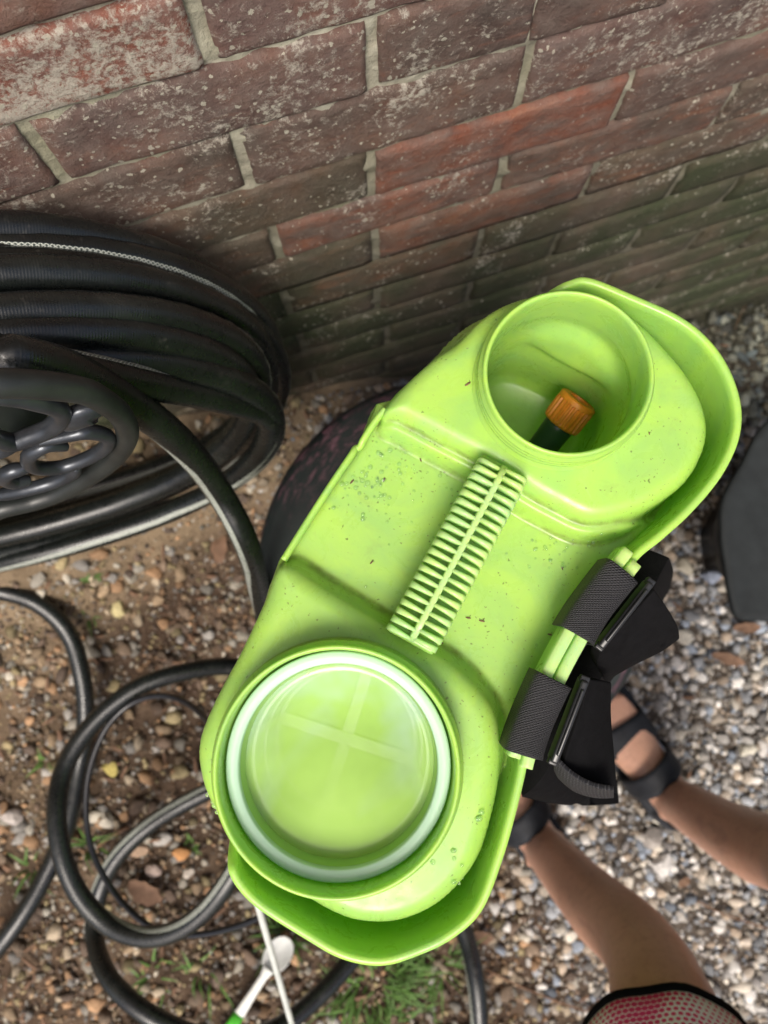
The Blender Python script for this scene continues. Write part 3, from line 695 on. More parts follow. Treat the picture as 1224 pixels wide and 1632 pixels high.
# ------------------------------------------------------------------ BACKPACK SPRAYER
ZR = -.400                                   # neck rims, below the lens
def build_sprayer():
    base = P(735, 930, -.885)
    root = thing('backpack_sprayer', (base.x, base.y, H - .885), 'lime green backpack sprayer tank seen from above with two open round mouths', 'sprayer')
    ad = lambda o: under(o, root)
    cA = P(907, 593, ZR); cB = P(536, 1229, ZR)
    A_px = [(612, 654), (640, 615), (690, 568), (728, 543), (770, 502), (812, 478), (860, 466), (940, 468), (1010, 500), (1060, 545), (1105, 600), (1130, 655), (1131, 705), (1105, 760), (1060, 798), (1000, 824), (940, 832), (885, 808), (840, 783), (780, 742), (700, 700), (640, 668)]
    B_px = [(450, 897), (520, 936), (610, 990), (690, 1035), (745, 1075), (785, 1122), (800, 1170), (800, 1230), (788, 1300), (762, 1378), (710, 1440), (650, 1472), (590, 1478), (530, 1462), (440, 1405), (372, 1340), (335, 1290), (315, 1235), (314, 1180), (340, 1115), (380, 1040), (418, 960)]
    R_px = [(862, 473), (905, 457), (936, 452), (1000, 477), (1075, 511), (1122, 548), (1154, 595), (1171, 650), (1167, 702), (1140, 758), (1095, 812), (1048, 855), (1005, 892), (934, 985), (887, 1070), (842, 1170), (828, 1235), (812, 1300), (793, 1365), (762, 1443), (717, 1486), (662, 1513), (606, 1528), (546, 1517), (490, 1486), (418, 1440), (384, 1406), (370, 1376), (366, 1340)]
    X2 = lambda pts, z: np.array([P(x, y, z)[:2] for x, y in pts])
    def smooth2(a, n=6, closed=True): return np.array([v[:2] for v in crom([Vector((p[0], p[1], 0)) for p in a], n, closed)])
    A = smooth2(X2(A_px, -.426), 5); B = smooth2(X2(B_px, -.426), 5)
    Rp = smooth2(X2(R_px, -.420), 6, False)
    tray = np.concatenate([Rp, X2([(450, 1250), (620, 1150), (750, 900), (820, 600)], -.43)])
    rec = X2([(600, 640), (760, 600), (960, 780), (1040, 835), (998, 888), (928, 980), (880, 1068), (835, 1170), (812, 1230), (700, 1200), (500, 1080), (430, 930), (443, 893), (525, 775), (575, 705)], -.447)
    def sdf(poly, X, Y):
        p = poly; q = np.roll(poly, -1, 0); d = np.full(X.shape, 1e9); ins = np.zeros(X.shape, bool)
        for (ax, ay), (bx, by) in zip(p, q):
            ex, ey = bx - ax, by - ay; L = ex * ex + ey * ey
            if L < 1e-14: continue
            t = np.clip(((X - ax) * ex + (Y - ay) * ey) / L, 0, 1)
            d = np.minimum(d, (X - ax - t * ex) ** 2 + (Y - ay - t * ey) ** 2)
            c = ((ay > Y) != (by > Y))
            with np.errstate(divide='ignore', invalid='ignore'): ins ^= c & (X < (bx - ax) * (Y - ay) / (by - ay + 1e-30) + ax)
        return np.where(ins, -1, 1) * np.sqrt(d)
    def fall(d, r, slope=5.0):
        e = np.clip(d + r, 0, .97 * r); h = r - np.sqrt(np.maximum(r * r - e * e, 0))
        return h + np.maximum(d + .03 * r, 0) * slope
    def smax(a, b, k):
        h = np.clip(.5 + .5 * (a - b) / k, 0, 1); return b * (1 - h) + a * h + k * h * (1 - h)
    st = .00115
    allp = np.concatenate([A, B, Rp]); lo, hi = allp.min(0) - .012, allp.max(0) + .012
    # grid turned along the tank so the edges run with it
    ax = np.array([cB.x - cA.x, cB.y - cA.y]); ax /= np.linalg.norm(ax); ay = np.array([-ax[1], ax[0]])
    us, vs = allp @ ax, allp @ ay
    U, Wv = np.meshgrid(np.arange(us.min() - .012, us.max() + .012, st), np.arange(vs.min() - .012, vs.max() + .012, st), indexing='ij')
    X = U * ax[0] + Wv * ay[0]; Y = U * ax[1] + Wv * ay[1]
    dA, dB, dT, dR = sdf(A, X, Y), sdf(B, X, Y), sdf(tray, X, Y), sdf(rec, X, Y)
    LL = X2([(614, 652), (452, 897)], -.44); le = LL[1] - LL[0]; le /= np.linalg.norm(le)
    dLf = (X - LL[0][0]) * le[1] - (Y - LL[0][1]) * le[0]
    if ((np.array([cA.x, cA.y]) - LL[0]) @ np.array([le[1], -le[0]])) > 0: dLf = -dLf
    side = np.maximum(sstep(-.003, .005, dLf), sstep(-.012, .020, dR))
    hA = -.4245 - fall(dA, .010, 2.0 + 6 * side); hB = -.4245 - fall(dB, .011, 2.4 + 6 * side)
    hA += .0025 * np.exp(-((X - cA.x) ** 2 + (Y - cA.y) ** 2) / .055 ** 2) - .001
    hB += .0030 * np.exp(-((X - cB.x) ** 2 + (Y - cB.y) ** 2) / .07 ** 2) - .001
    hR = -.4465 - fall(dR, .006, .9 + 5.5 * sstep(-.03, 0, dLf)); hT = -.486 - fall(dT + .002, .003, 6)
    # a moulded ledge along the upper step, and a shallow dish in the recess
    ledge = -.4345 - fall(dA - .0065, .003, 2.5) - .05 * sstep(-.003, .003, dLf) - .03 * sstep(-.016, .016, dR)
    hZ = smax(smax(smax(hR, hT, .003), smax(hA, ledge, .002), .0035), hB, .0045)
    nzv = np.array([noise.noise(Vector((x * 22, y * 22, 1))) for x, y in zip(X.ravel()[::1], Y.ravel()[::1])]).reshape(X.shape)
    hZ = hZ + .00035 * nzv
    rA = np.hypot(X - cA.x, Y - cA.y); rB = np.hypot(X - cB.x, Y - cB.y)
    keepv = (hZ > -.515) & (rA > .0450) & (rB > .0620) 
    keepv &= ~((dT > .0005) & (hZ < -.485)); keepv &= ~((sdf(np.concatenate([Rp, B[len(B) * 2 // 3:], X2([(614, 652)], -.44), A[:len(A) // 3]]), X, Y) > .0012) & (dLf < -.03) & (dA > .002) & (dB > .002))
    idx = -np.ones(X.shape, int); kc = keepv[:-1, :-1] & keepv[1:, :-1] & keepv[1:, 1:] & keepv[:-1, 1:]
    used = np.zeros(X.shape, bool)
    used[:-1, :-1] |= kc; used[1:, :-1] |= kc; used[1:, 1:] |= kc; used[:-1, 1:] |= kc
    idx[used] = np.arange(used.sum()); V = np.stack([X[used], Y[used], hZ[used] + H], -1)
    F = np.stack([idx[:-1, :-1][kc], idx[1:, :-1][kc], idx[1:, 1:][kc], idx[:-1, 1:][kc]], -1)
    if np.cross(ax, ay) < 0: F = F[:, ::-1]
    mt_ = big_mesh('tank_top', V, F, 'lime', 4)
    def blur(a, n):
        for _ in range(n): a = (a + np.roll(a, 1, 0) + np.roll(a, -1, 0) + np.roll(a, 1, 1) + np.roll(a, -1, 1)) / 5
        return a
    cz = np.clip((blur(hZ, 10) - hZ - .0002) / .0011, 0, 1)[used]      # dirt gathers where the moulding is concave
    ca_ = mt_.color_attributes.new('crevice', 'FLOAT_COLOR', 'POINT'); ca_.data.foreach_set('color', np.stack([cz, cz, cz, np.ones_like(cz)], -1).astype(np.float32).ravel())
    o = ad(link('tank_top', mt_))
    # rim wall around the tray: inner face, rounded lip, outer face
    Rl = [Vector((x, y, 0)) for x, y in Rp]; rings = []
    for i, p in enumerate(Rl):
        a, b = Rl[max(i - 1, 0)], Rl[min(i + 1, len(Rl) - 1)]; T = (b - a).normalized(); N = Vector((-T.y, T.x, 0))     # outward is -N? fixed below
        if (p - Vector((cA.x * .5 + cB.x * .5, cA.y * .5 + cB.y * .5, 0))).dot(N) < 0: N = -N
        t = i / (len(Rl) - 1); dip = 0
        zt = -.4165 - .020 * max(0, (.035 - t) / .035) ** 2 - .022 * max(0, (t - .955) / .045) ** 1.5
        prof = [(-.0055, -.490), (-.0034, -.460), (-.0022, zt - .006), (-.0020, zt - .001), (-.0012, zt), (.0008, zt + .0003), (.0022, zt - .0006), (.0028, zt - .003), (.0030, zt - .0058), (.0016, zt - .0070), (.0014, zt - .03), (.0, -.53)]
        rings.append([(p.x + N.x * o_, p.y + N.y * o_, H + z) for o_, z in prof])
    n = len(rings[0]); VV = [v for r in rings for v in r]; FF = []
    for i in range(len(rings) - 1):
        for k in range(n - 1): FF.append((i * n + k, i * n + k + 1, (i + 1) * n + k + 1, (i + 1) * n + k))
    FF += [tuple(range(n)), tuple((len(rings) - 1) * n + k for k in reversed(range(n)))]
    me = bpy.data.meshes.new('outer_rim'); me.from_pydata(VV, [], FF); bm = bmesh.new(); bm.from_mesh(me); bmesh.ops.recalc_face_normals(bm, faces=bm.faces[:]); bm.to_mesh(me); bm.free()
    ad(link('outer_rim', me, 'lime_clean'))
    # lower body of the tank down to the stand
    left_px = [(335, 1292), (316, 1235), (315, 1180), (341, 1115), (381, 1040), (418, 960), (450, 897), (530, 775), (578, 705), (614, 654), (641, 617), (691, 570), (729, 545), (771, 504), (813, 480)]
    out = np.concatenate([Rp[::4], X2(left_px, -.44)]); cen = out.mean(0)
    out = smooth2(out, 3); rings = []
    for s, z in ((.95, -.475), (.965, -.49), (.965, -.53), (.95, -.60), (.955, -.72), (.95, -.80), (.90, -.865), (.86, -.8845)):
        rings.append([(cen[0] + (x - cen[0]) * s, cen[1] + (y - cen[1]) * s, H + z) for x, y in out])
    ob = loft('tank_body', list(reversed(rings)), 'lime_clean', caps=False); bmt = bmesh.new(); bmt.from_mesh(ob.data); bmt.verts.ensure_lookup_table(); bmt.faces.new([bmt.verts[k] for k in range(len(rings[0]))]); bmt.to_mesh(ob.data); bmt.free(); ad(ob)
    # thin lip down the left of the recess
    lip = [P(614, 652, -.437), P(598, 672, -.438), P(580, 700, -.439), P(574, 712, -.441), P(566, 716, -.442), P(560, 726, -.440), P(530, 770, -.439), P(490, 832, -.439), P(452, 893, -.438)]
    ad(tube('side_lip', crom(lip, 8), .0021, 'lime_clean', segs=10, flat=1.5, ref=Vector((0, 0, 1))))
    # --- threaded necks
    def neck(c, r, name, deep):
        z = H + ZR; p = [(r - .0005, z - .030), (r, z - .012), (r, z - .003), (r + .0006, z - .0006), (r + .0016, z), (r + .0026, z - .0008), (r + .0029, z - .004)]
        zz = z - .005
        for k in range(3): p += [(r + .0030, zz), (r + .0046, zz - .0012), (r + .0048, zz - .0024), (r + .0032, zz - .0036)]; zz -= .0052
        p += [(r + .0034, zz), (r + .0046, zz - .002), (r + .0075, zz - .0055), (r + .011, zz - .0085)]
        return ad(lathe(name, p, (c.x, c.y), 'lime_clean', None, 120))
    neck(cA, .0432, 'compartment_mouth', 0); neck(cB, .0600, 'filler_mouth', 0)
    # --- accessory compartment: round mouth opening into a rounded box
    zf = -.540; rings = []; n = 96
    bx = Vector((cA.x + ax[0] * .008, cA.y + ax[1] * .008, 0)); an = math.atan2(ax[1], ax[0]) + .05
    lv = ((-.426, 0, .0430, 2), (-.440, .15, .0445, 2.1), (-.455, .6, .0445, 2.4), (-.470, .85, .0435, 2.8), (-.500, 1, .0425, 3.2), (-.525, 1, .0415, 3.4), (-.5335, 1, .0405, 3.6), (-.538, 1, .0385, 3.6), (zf, 1, .036, 3.6), (zf - .0006, 1, .02, 3), (zf - .0007, 1, .001, 2))
    fine = []
    for a_, b_ in zip(lv[:-1], lv[1:]):
        m_ = max(1, int(abs(a_[0] - b_[0]) / .0025)); fine += [tuple(p + (q - p) * w_ / m_ for p, q in zip(a_, b_)) for w_ in range(m_)]
    fine.append(lv[-1]); tb = math.atan2(*reversed((P(938, 545, -.4) - P(905, 598, -.4))[:2]))
    for (z, k, g, e) in fine:
        rg = []
        for i in range(n):
            t = 2 * PI * i / n; c_, s_ = math.cos(t - an), math.sin(t - an)
            rr = g / (abs(c_) ** e + abs(s_) ** e) ** (1 / e)
            dt = (t - tb + PI) % (2 * PI) - PI; q_ = (dt / .62) ** 2 + ((z + .462) / .017) ** 2       # moulded boss on the far wall
            rr -= .0050 * (1 / (1 + math.exp((q_ - 1) * 4)))
            rg.append((cA.x + (bx.x - cA.x) * k + rr * math.cos(t), cA.y + (bx.y - cA.y) * k + rr * math.sin(t), H + z))
        rings.append(rg)
    o = ad(loft('compartment', rings, 'lime_clean', caps=False)); o.data.flip_normals()
    # --- filler well below the basket
    ad(lathe('filler_well', [(.0600, H - .425), (.0605, H - .47), (.060, H - .53), (.055, H - .545), (0, H - .547)], (cB.x, cB.y), 'lime_clean', None, 72))
    # --- ribbed carrying handle
    a0 = P(809, 738, -.406); a1 = P(655, 1024, -.406); D = (a1 - a0); Lh = D.length; D.normalize(); S = Vector((-D.y, D.x, 0)); Hh = .0148
    hroot = None
    path = []
    def hz(t):                                # arch profile along the handle
        e = min(t, 1 - t); return -.0085 * max(0, 1 - e / .10) ** 2.2
    rg = []; m = 40
    for i in range(m + 1):
        t = i / m; c = a0 + D * (Lh * t) + Vector((0, 0, hz(t))); w = Hh * (1 if .03 < t < .97 else .94)
        z1, z0 = -.0098, -.0150
        rg.append([c + S * (sx * w) + Vector((0, 0, zz)) for sx, zz in ((-1, z1 - .003), (-.93, z1 - .0005), (-.4, z1 + .0004), (.4, z1 + .0004), (.93, z1 - .0005), (1, z1 - .003), (.92, z0), (-.92, z0))])
    handle = ad(loft('handle', [[tuple(v) for v in r] for r in rg], 'lime'))
    for (c, t) in ((a0, 0), (a1, 1)):         # feet of the handle
        q = c + D * (.004 if t == 0 else -.004); bm = bmesh.new()
        box_between(bm, q + Vector((0, 0, -.040)), q + Vector((0, 0, -.012)), 2 * Hh * .95, .010, D, .002)
        ad(bm_obj('handle_foot', bm, 'lime_clean'))
    def sub(o): o.parent = handle; return o
    sp = [a0 + D * (Lh * t) + Vector((0, 0, hz(t) + .0000)) for t in [i / 30 for i in range(31)]]
    bm = bmesh.new(); prev = None
    for p in sp:
        cur = [bm.verts.new(p + S * sx + Vector((0, 0, z))) for sx, z in ((-.0022, -.011), (-.0017, -.0004), (-.0011, 0), (.0011, 0), (.0017, -.0004), (.0022, -.011))]
        if prev:
            for k in range(5): bm.faces.new((prev[k], prev[k + 1], cur[k + 1], cur[k]))
        else: bm.faces.new(cur)
        prev = cur
    bm.faces.new(prev); ad2 = bm_obj('spine', bm, 'lime_pale'); ad2.parent = handle
    # one comb tooth, shared by all
    bm = bmesh.new(); prof = [(.0008, 0), (.0085, -.0002), (.0118, -.0009), (.0138, -.0024), (.0150, -.0085)]
    rows = []
    for k, (r, z) in enumerate(prof):
        w = .0009 + .0009 * (r / .015); wb = w + .0002
        if k == len(prof) - 1: w *= .9
        rows.append([bm.verts.new(q) for q in ((-wb, r, -.0115), (-w, r, z - .0007), (-w * .6, r, z), (w * .6, r, z), (w, r, z - .0007), (wb, r, -.0115))])
    for a_, b_ in zip(rows[:-1], rows[1:]):
        for k in range(5): bm.faces.new((a_[k], a_[k + 1], b_[k + 1], b_[k]))
    bm.faces.new(rows[0]); bm.faces.new(rows[-1]); bmesh.ops.recalc_face_normals(bm, faces=bm.faces[:])
    tooth = bpy.data.meshes.new('rib'); bm.to_mesh(tooth); bm.free(); tooth.materials.append(M['lime_pale'])
    tooth.polygons.foreach_set('use_smooth', [True] * len(tooth.polygons))
    N = 21; ang = math.atan2(D.y, D.x)
    for k in range(N):
        t = (k + .5) / N; c = a0 + D * (Lh * t) + Vector((0, 0, hz(t)))
        for sgn in (0, 1):
            r = bpy.data.objects.new('rib', tooth); COL.objects.link(r); r.parent = handle
            r.location = c; r.rotation_euler = (0, 0, ang + (PI if sgn else 0))
            if sgn: r.location = c + D * .0012
    # parts were modelled in place: undo the parent shift once
    # --- twin rails with black webbing, buckles and shoulder pads on the right edge
    seam = crom([P(1012, 884, -.4120), P(970, 937, -.4115), P(934, 987, -.4110), P(908, 1032, -.4110), P(887, 1072, -.4110), P(862, 1127, -.4110), P(841, 1180, -.4110), P(829, 1222, -.4115)], 6)
    def rail(off, w, zo, ta, tb, name='strap_rail'):
        m_ = len(seam); seg = seam[int(ta * (m_ - 1)):int(tb * (m_ - 1)) + 1]; rg = []
        for i, p in enumerate(seg):
            a_, b_ = seg[max(i - 1, 0)], seg[min(i + 1, len(seg) - 1)]; T = (b_ - a_); T.z = 0; T.normalize(); N_ = Vector((-T.y, T.x, 0))
            if N_.x * (p.x - cen[0]) + N_.y * (p.y - cen[1]) < 0: N_ = -N_
            c = p + N_ * off + Vector((0, 0, zo))
            rg.append([tuple(c + N_ * sx * w + Vector((0, 0, z))) for sx, z in ((-1, -.018), (-1, -.0014), (-.75, 0), (.75, 0), (1, -.0014), (1, -.018))])
        return ad(loft(name, rg, 'lime_pale'))
    rail(-.0038, .0033, 0, 0, .97); rail(.0038, .0033, -.0010, .03, 1.0)
    def frame_at(t):
        i = t * (len(seam) - 1); k = min(int(i), len(seam) - 2); f = i - k; p = seam[k].lerp(seam[k + 1], f)
        T = seam[k + 1] - seam[k]; T.z = 0; T.normalize(); N_ = Vector((-T.y, T.x, 0))
        if N_.x * (p.x - cen[0]) + N_.y * (p.y - cen[1]) < 0: N_ = -N_
        return p, T, N_
    def webbing(ta, tb):
        # a sleeve of webbing round both rails: UV u along the strap, v across
        sec = [(-.0088, -.020), (-.0090, -.008), (-.0086, -.001), (-.0066, .0014), (-.002, .0021), (.003, .0020), (.0072, .0008), (.0092, -.002), (.0098, -.008), (.0092, -.020)]
        sec = [v[:2] for v in crom([Vector((a, b, 0)) for a, b in sec], 5)]
        m_ = 14; V, F, uv = [], [], []
        for i in range(m_ + 1):
            t = ta + (tb - ta) * i / m_; p, T, N_ = frame_at(t); lift = .0005 * math.cos(PI * 2 * i / m_) + (.0006 if i in (0, m_) else 0)
            for (a, b) in sec: V.append(p + N_ * a * (1 + lift * 20) + Vector((0, 0, b + lift)))
        k = len(sec); P0 = frame_at(ta)[0]; LL = (frame_at(tb)[0] - P0).length; ds = .0016
        for i in range(m_):
            for j in range(k - 1):
                F.append((i * k + j, (i + 1) * k + j, (i + 1) * k + j + 1, i * k + j + 1))
                ua, ub, va, vb = LL * i / m_, LL * (i + 1) / m_, j * .0012, (j + 1) * .0012
                uv += [(ua, va), (ub, va), (ub, vb), (ua, vb)]
        me = bpy.data.meshes.new('webbing_loop'); me.from_pydata([tuple(v) for v in V], [], F); me.update()
        me.uv_layers.new(name='UVMap').data.foreach_set('uv', [c for x in uv for c in x])
        o = ad(link('webbing_loop', me, 'web')); md = o.modifiers.new('thick', 'SOLIDIFY'); md.thickness = .0013; md.offset = 1
    webbing(.075, .365); webbing(.60, .925)
    def sheet(name, pts, mat, th, nn=8, sc=1.0):
        # surface through rows of points
        rows = [crom(r, nn) for r in pts]; cols = list(zip(*rows)); grid = [crom(list(c), nn) for c in cols]
        V = [v for g in grid for v in g]; k = len(grid[0]); F, uv = [], []
        for i in range(len(grid) - 1):
            for j in range(k - 1):
                F.append((i * k + j, (i + 1) * k + j, (i + 1) * k + j + 1, i * k + j + 1))
                s = .0022 * sc; uv += [(i * s, j * s), ((i + 1) * s, j * s), ((i + 1) * s, (j + 1) * s), (i * s, (j + 1) * s)]
        me = bpy.data.meshes.new(name); me.from_pydata([tuple(v) for v in V], [], F); me.update()
        me.uv_layers.new(name='UVMap').data.foreach_set('uv', [c for x in uv for c in x])
        o = ad(link(name, me, mat)); md = o.modifiers.new('thick', 'SOLIDIFY'); md.thickness = th; md.offset = 0
        b = o.modifiers.new('round', 'BEVEL'); b.width = th * .3; b.segments = 2; b.limit_method = 'ANGLE'
        return o
    # buckles: flat bars standing outside the rails
    def buckle(a, b, w, h):
        bm = bmesh.new(); box_between(bm, a, b, w, h, Vector((0, 0, 1)), .0014)
        c = (a + b) / 2; T = (b - a).normalized(); box_between(bm, c - T * (a - b).length * .40 + Vector((0, 0, .0005)), c + T * (a - b).length * .40 + Vector((0, 0, .0005)), w * .45, h + .003, Vector((0, 0, 1)), .0008)
        for e in (a, b): box_between(bm, e + Vector((0, 0, -.001)), e + Vector((0, 0, .0035)), w * 1.2, .004, T, .0008)
        return ad(bm_obj('buckle', bm, 'black_plastic'))
    buckle(P(1034, 928, -.425), P(954, 1030, -.430), .0042, .012)
    buckle(P(930, 1082, -.425), P(880, 1212, -.430), .0044, .012)
    # upper pad fans out to the right, lower pad hangs down
    sheet('shoulder_pad', [[P(1038, 935, -.432), P(1058, 962, -.440), P(1074, 990, -.455), P(1077, 1010, -.475)],
                           [P(1010, 965, -.436), P(1025, 990, -.446), P(1042, 1016, -.462), P(1050, 1030, -.480)],
                           [P(978, 1000, -.438), P(985, 1022, -.450), P(1000, 1045, -.466), P(1005, 1052, -.484)],
                           [P(952, 1030, -.442), P(946, 1050, -.455), P(955, 1068, -.470), P(960, 1078, -.49)]], 'black_fabric', .0075)
    for k, off in enumerate((0, 1)):
        q = [P(1042 + 12 * k, 948 + 12 * k, -.432 - .006 * k), P(1058 + 8 * k, 975 + 8 * k, -.442 - .006 * k), P(1062 + 6 * k, 1000 + 8 * k, -.456 - .005 * k), P(1050 + 6 * k, 1024 + 6 * k, -.468)]
        ad(tube('stitched_edge', crom(q, 8), .0010, 'black_fabric', segs=8))
    sheet('shoulder_pad', [[P(932, 1080, -.432), P(950, 1082, -.440), P(966, 1086, -.455)],
                           [P(918, 1130, -.434), P(944, 1135, -.444), P(966, 1140, -.460)],
                           [P(902, 1180, -.436), P(938, 1195, -.448), P(972, 1205, -.464)],
                           [P(890, 1220, -.440), P(930, 1248, -.455), P(978, 1262, -.470)]], 'black_fabric', .0065)
    sheet('strap_webbing', [[P(886, 1208, -.430), P(884, 1222, -.440), P(890, 1236, -.452)], [P(912, 1232, -.432), P(910, 1246, -.442), P(916, 1258, -.456)],
                            [P(945, 1250, -.436), P(944, 1258, -.446), P(948, 1268, -.458)], [P(978, 1256, -.440), P(978, 1262, -.450), P(978, 1268, -.462)]], 'web_coarse', .0030)
    sheet('strap_webbing', [[P(1020, 935, -.428), P(1026, 944, -.436)], [P(1000, 962, -.430), P(1007, 972, -.438)], [P(978, 992, -.432), P(986, 1001, -.440)]], 'web_coarse', .002)
    # the rest of the harness going down behind the tank
    sheet('back_pad', [[P(1045, 880, -.52), P(1055, 905, -.60), P(1052, 935, -.75)], [P(985, 990, -.50), P(1000, 1010, -.60), P(1000, 1020, -.75)], [P(905, 1120, -.50), P(925, 1130, -.60), P(920, 1135, -.75)], [P(850, 1220, -.50), P(905, 1245, -.56), P(940, 1250, -.68)], [P(826, 1248, -.52), P(900, 1262, -.57), P(985, 1262, -.64)]], 'black_fabric', .018)
    # beads of water left on the recess and the tray
    vD, fD = ico(2); allV, allF = [], []; nb = 0
    def hat(x, y):
        iu = int((x * ax[0] + y * ax[1] - U[0, 0]) / st); iv = int((x * ay[0] + y * ay[1] - Wv[0, 0]) / st)
        return hZ[min(max(iu, 0), U.shape[0] - 1), min(max(iv, 0), U.shape[1] - 1)]
    spots = []
    for _ in range(75): spots.append((rng.normal(598, 34), rng.normal(762, 32), rng.uniform(.0004, .0013), -.447))
    for _ in range(34): spots.append((rng.normal(890, 34), rng.normal(885, 18), rng.uniform(.0004, .0010), -.447))
    for _ in range(16): spots.append((rng.normal(735, 22), rng.normal(1375, 40), rng.uniform(.0006, .0014), -.425))
    for _ in range(14): spots.append((rng.normal(340, 10), rng.normal(1265, 40), rng.uniform(.0005, .0012), -.425))
    for _ in range(22): spots.append((rng.normal(650, 60), rng.normal(880, 90), rng.uniform(.0004, .0008), -.447))
    for x, y, r, z in spots:
        p = P(x, y, z); z = hat(p.x, p.y)
        if z < -.455: continue
        allV.append(vD * np.array([r * 1.25, r * 1.25, r * .85]) + np.array([p.x, p.y, H + z + r * .1])); allF.append(fD + nb); nb += len(vD)
    me = big_mesh('water_beads', np.concatenate(allV), np.concatenate(allF), 'water', 3)
    o = ad(link('water_beads', me)); o['kind'] = 'stuff'
    # grit and a few dead insects and leaf crumbs
    bm = bmesh.new()
    for x, y, s in ((741, 624, .0016), (671, 730, .0011), (748, 985, .0013), (770, 990, .0014), (592, 895, .0012), (703, 1024, .0016), (668, 1465 - 0, .0008), (1020, 700, .0008), (880, 1012, .0012), (560, 765, .0014), (612, 762, .0012), (900, 905, .0009)):
        p = P(x, y, -.44); z = hat(p.x, p.y); a = random.uniform(0, 3)
        mt = Matrix.Translation((p.x, p.y, H + z + .0004)) @ Matrix.Rotation(a, 4, 'Z') @ Matrix.Diagonal((s * 1.4, s * .45, s * .4, 1))
        bmesh.ops.create_icosphere(bm, subdivisions=1, radius=1, matrix=mt)
        mt = Matrix.Translation((p.x + s * .9, p.y + s * .4, H + z + .0003)) @ Matrix.Rotation(a + 1.2, 4, 'Z') @ Matrix.Diagonal((s * .9, s * .12, s * .15, 1))
        bmesh.ops.create_icosphere(bm, subdivisions=1, radius=1, matrix=mt)
    o = ad(bm_obj('grit', bm, 'twig')); o['kind'] = 'stuff'
    # --- strainer basket standing in the filler mouth
    z = H + ZR
    bk = thing('strainer_basket', (cB.x, cB.y, z - .10), 'pale translucent strainer basket with mesh floor in the large filler mouth', 'strainer')
    add = lambda o: under(o, bk)
    add(lathe('basket_rim', [(.0520, z - .0188), (.0522, z - .0152), (.0529, z - .0140), (.0578, z - .0138), (.0588, z - .0148), (.0588, z - .018), (.0575, z - .0188), (.0528, z - .0195), (.0520, z - .0188)], (cB.x, cB.y), 'basket', None, 96))
    add(lathe('gauze_wall', [(.0519, z - .0185), (.0484, z - .045), (.0455, z - .075), (.0440, z - .092)], (cB.x, cB.y), 'basket_mesh', None, 96))
    add(lathe('gauze_floor', [(.0440, z - .0925), (.0435, z - .095), (.02, z - .0955), (0, z - .0955)], (cB.x, cB.y), 'basket_mesh', None, 72))
    for r, zz, w in ((.0442, z - .092, .0022), (.0200, z - .0948, 0), (.0484, z - .036, .0012), (.0466, z - .064, .0012)):
        if w: add(lathe('hoop', [(r - w, zz - .001), (r - w, zz + .001), (r + .0006, zz + .001), (r + .0006, zz - .001), (r - w, zz - .001)], (cB.x, cB.y), 'basket_rib', None, 72))
    for k in range(2):
        a = .95 + k * PI / 2; d = Vector((math.cos(a), math.sin(a), 0)) * .0435; bm = bmesh.new(); c = Vector((cB.x, cB.y, z - .0942 + .0005 * k))
        box_between(bm, c - d, c + d, .0078, .0016, Vector((0, 0, 1)), .0005); add(bm_obj('cross_bar', bm, 'basket_rib'))
    for k in range(8):
        a = .95 + k * PI / 4; u = Vector((math.cos(a), math.sin(a), 0)); bm = bmesh.new(); c = Vector((cB.x, cB.y, 0))
        box_between(bm, c + u * .0478 + Vector((0, 0, z - .034)), c + u * .0434 + Vector((0, 0, z - .093)), .0046, .0010, u, .0003); add(bm_obj('upright', bm, 'basket_rib'))
    lq = lathe('liquid', [(.0509, z - .0272), (.0500, z - .0280), (.0470, z - .0283), (.02, z - .0283), (0, z - .0283)], (cB.x, cB.y), 'liquid', None, 72)
    ad(lq)
    # --- nozzle in the compartment
    n0 = P(872, 716, -.518); n1 = P(893, 676, -.506); n2 = P(921, 640, -.497)
    nz_ = thing('spray_nozzle', n0, 'dark green spray nozzle with ribbed orange nut inside the smaller round mouth', 'nozzle')
    ax3 = (n2 - n1).normalized(); s0 = n1 - ax3 * .045
    under(tube('nozzle_tube', [s0, s0 + ax3 * .012, n1 - ax3 * .022, n1 - ax3 * .012, n1 - ax3 * .004, n1 + ax3 * .004], lambda t: .0090 + .0016 * t, 'nozzle', segs=32), nz_)
    V, F = [], []; seg = 96; pr = [(.0085, -.001), (.0125, 0), (.0132, .0010), (.0128, .003), (.0128, .016), (.0134, .0168), (.0134, .0195), (.0122, .0205), (.0070, .0207), (.0068, .016), (0, .016)]
    U1 = ax3.orthogonal().normalized(); U2 = ax3.cross(U1)
    for k in range(seg):
        th = 2 * PI * k / seg
        for i, (r, h) in enumerate(pr):
            if 2 < i < 5: r += .0007 if k % 4 < 2 else -.0005
            V.append(n1 + ax3 * h + (U1 * math.cos(th) + U2 * math.sin(th)) * r)
    n = len(pr)
    for k in range(seg):
        q = (k + 1) % seg
        for i in range(n - 1): F.append((k * n + i, q * n + i, q * n + i + 1, k * n + i + 1))
    under(from_arrays('nozzle_nut', V, F, 'orange', smooth=False), nz_)
    # handle children were modelled at world coordinates: keep them there
    return root
sprayer = build_sprayer()

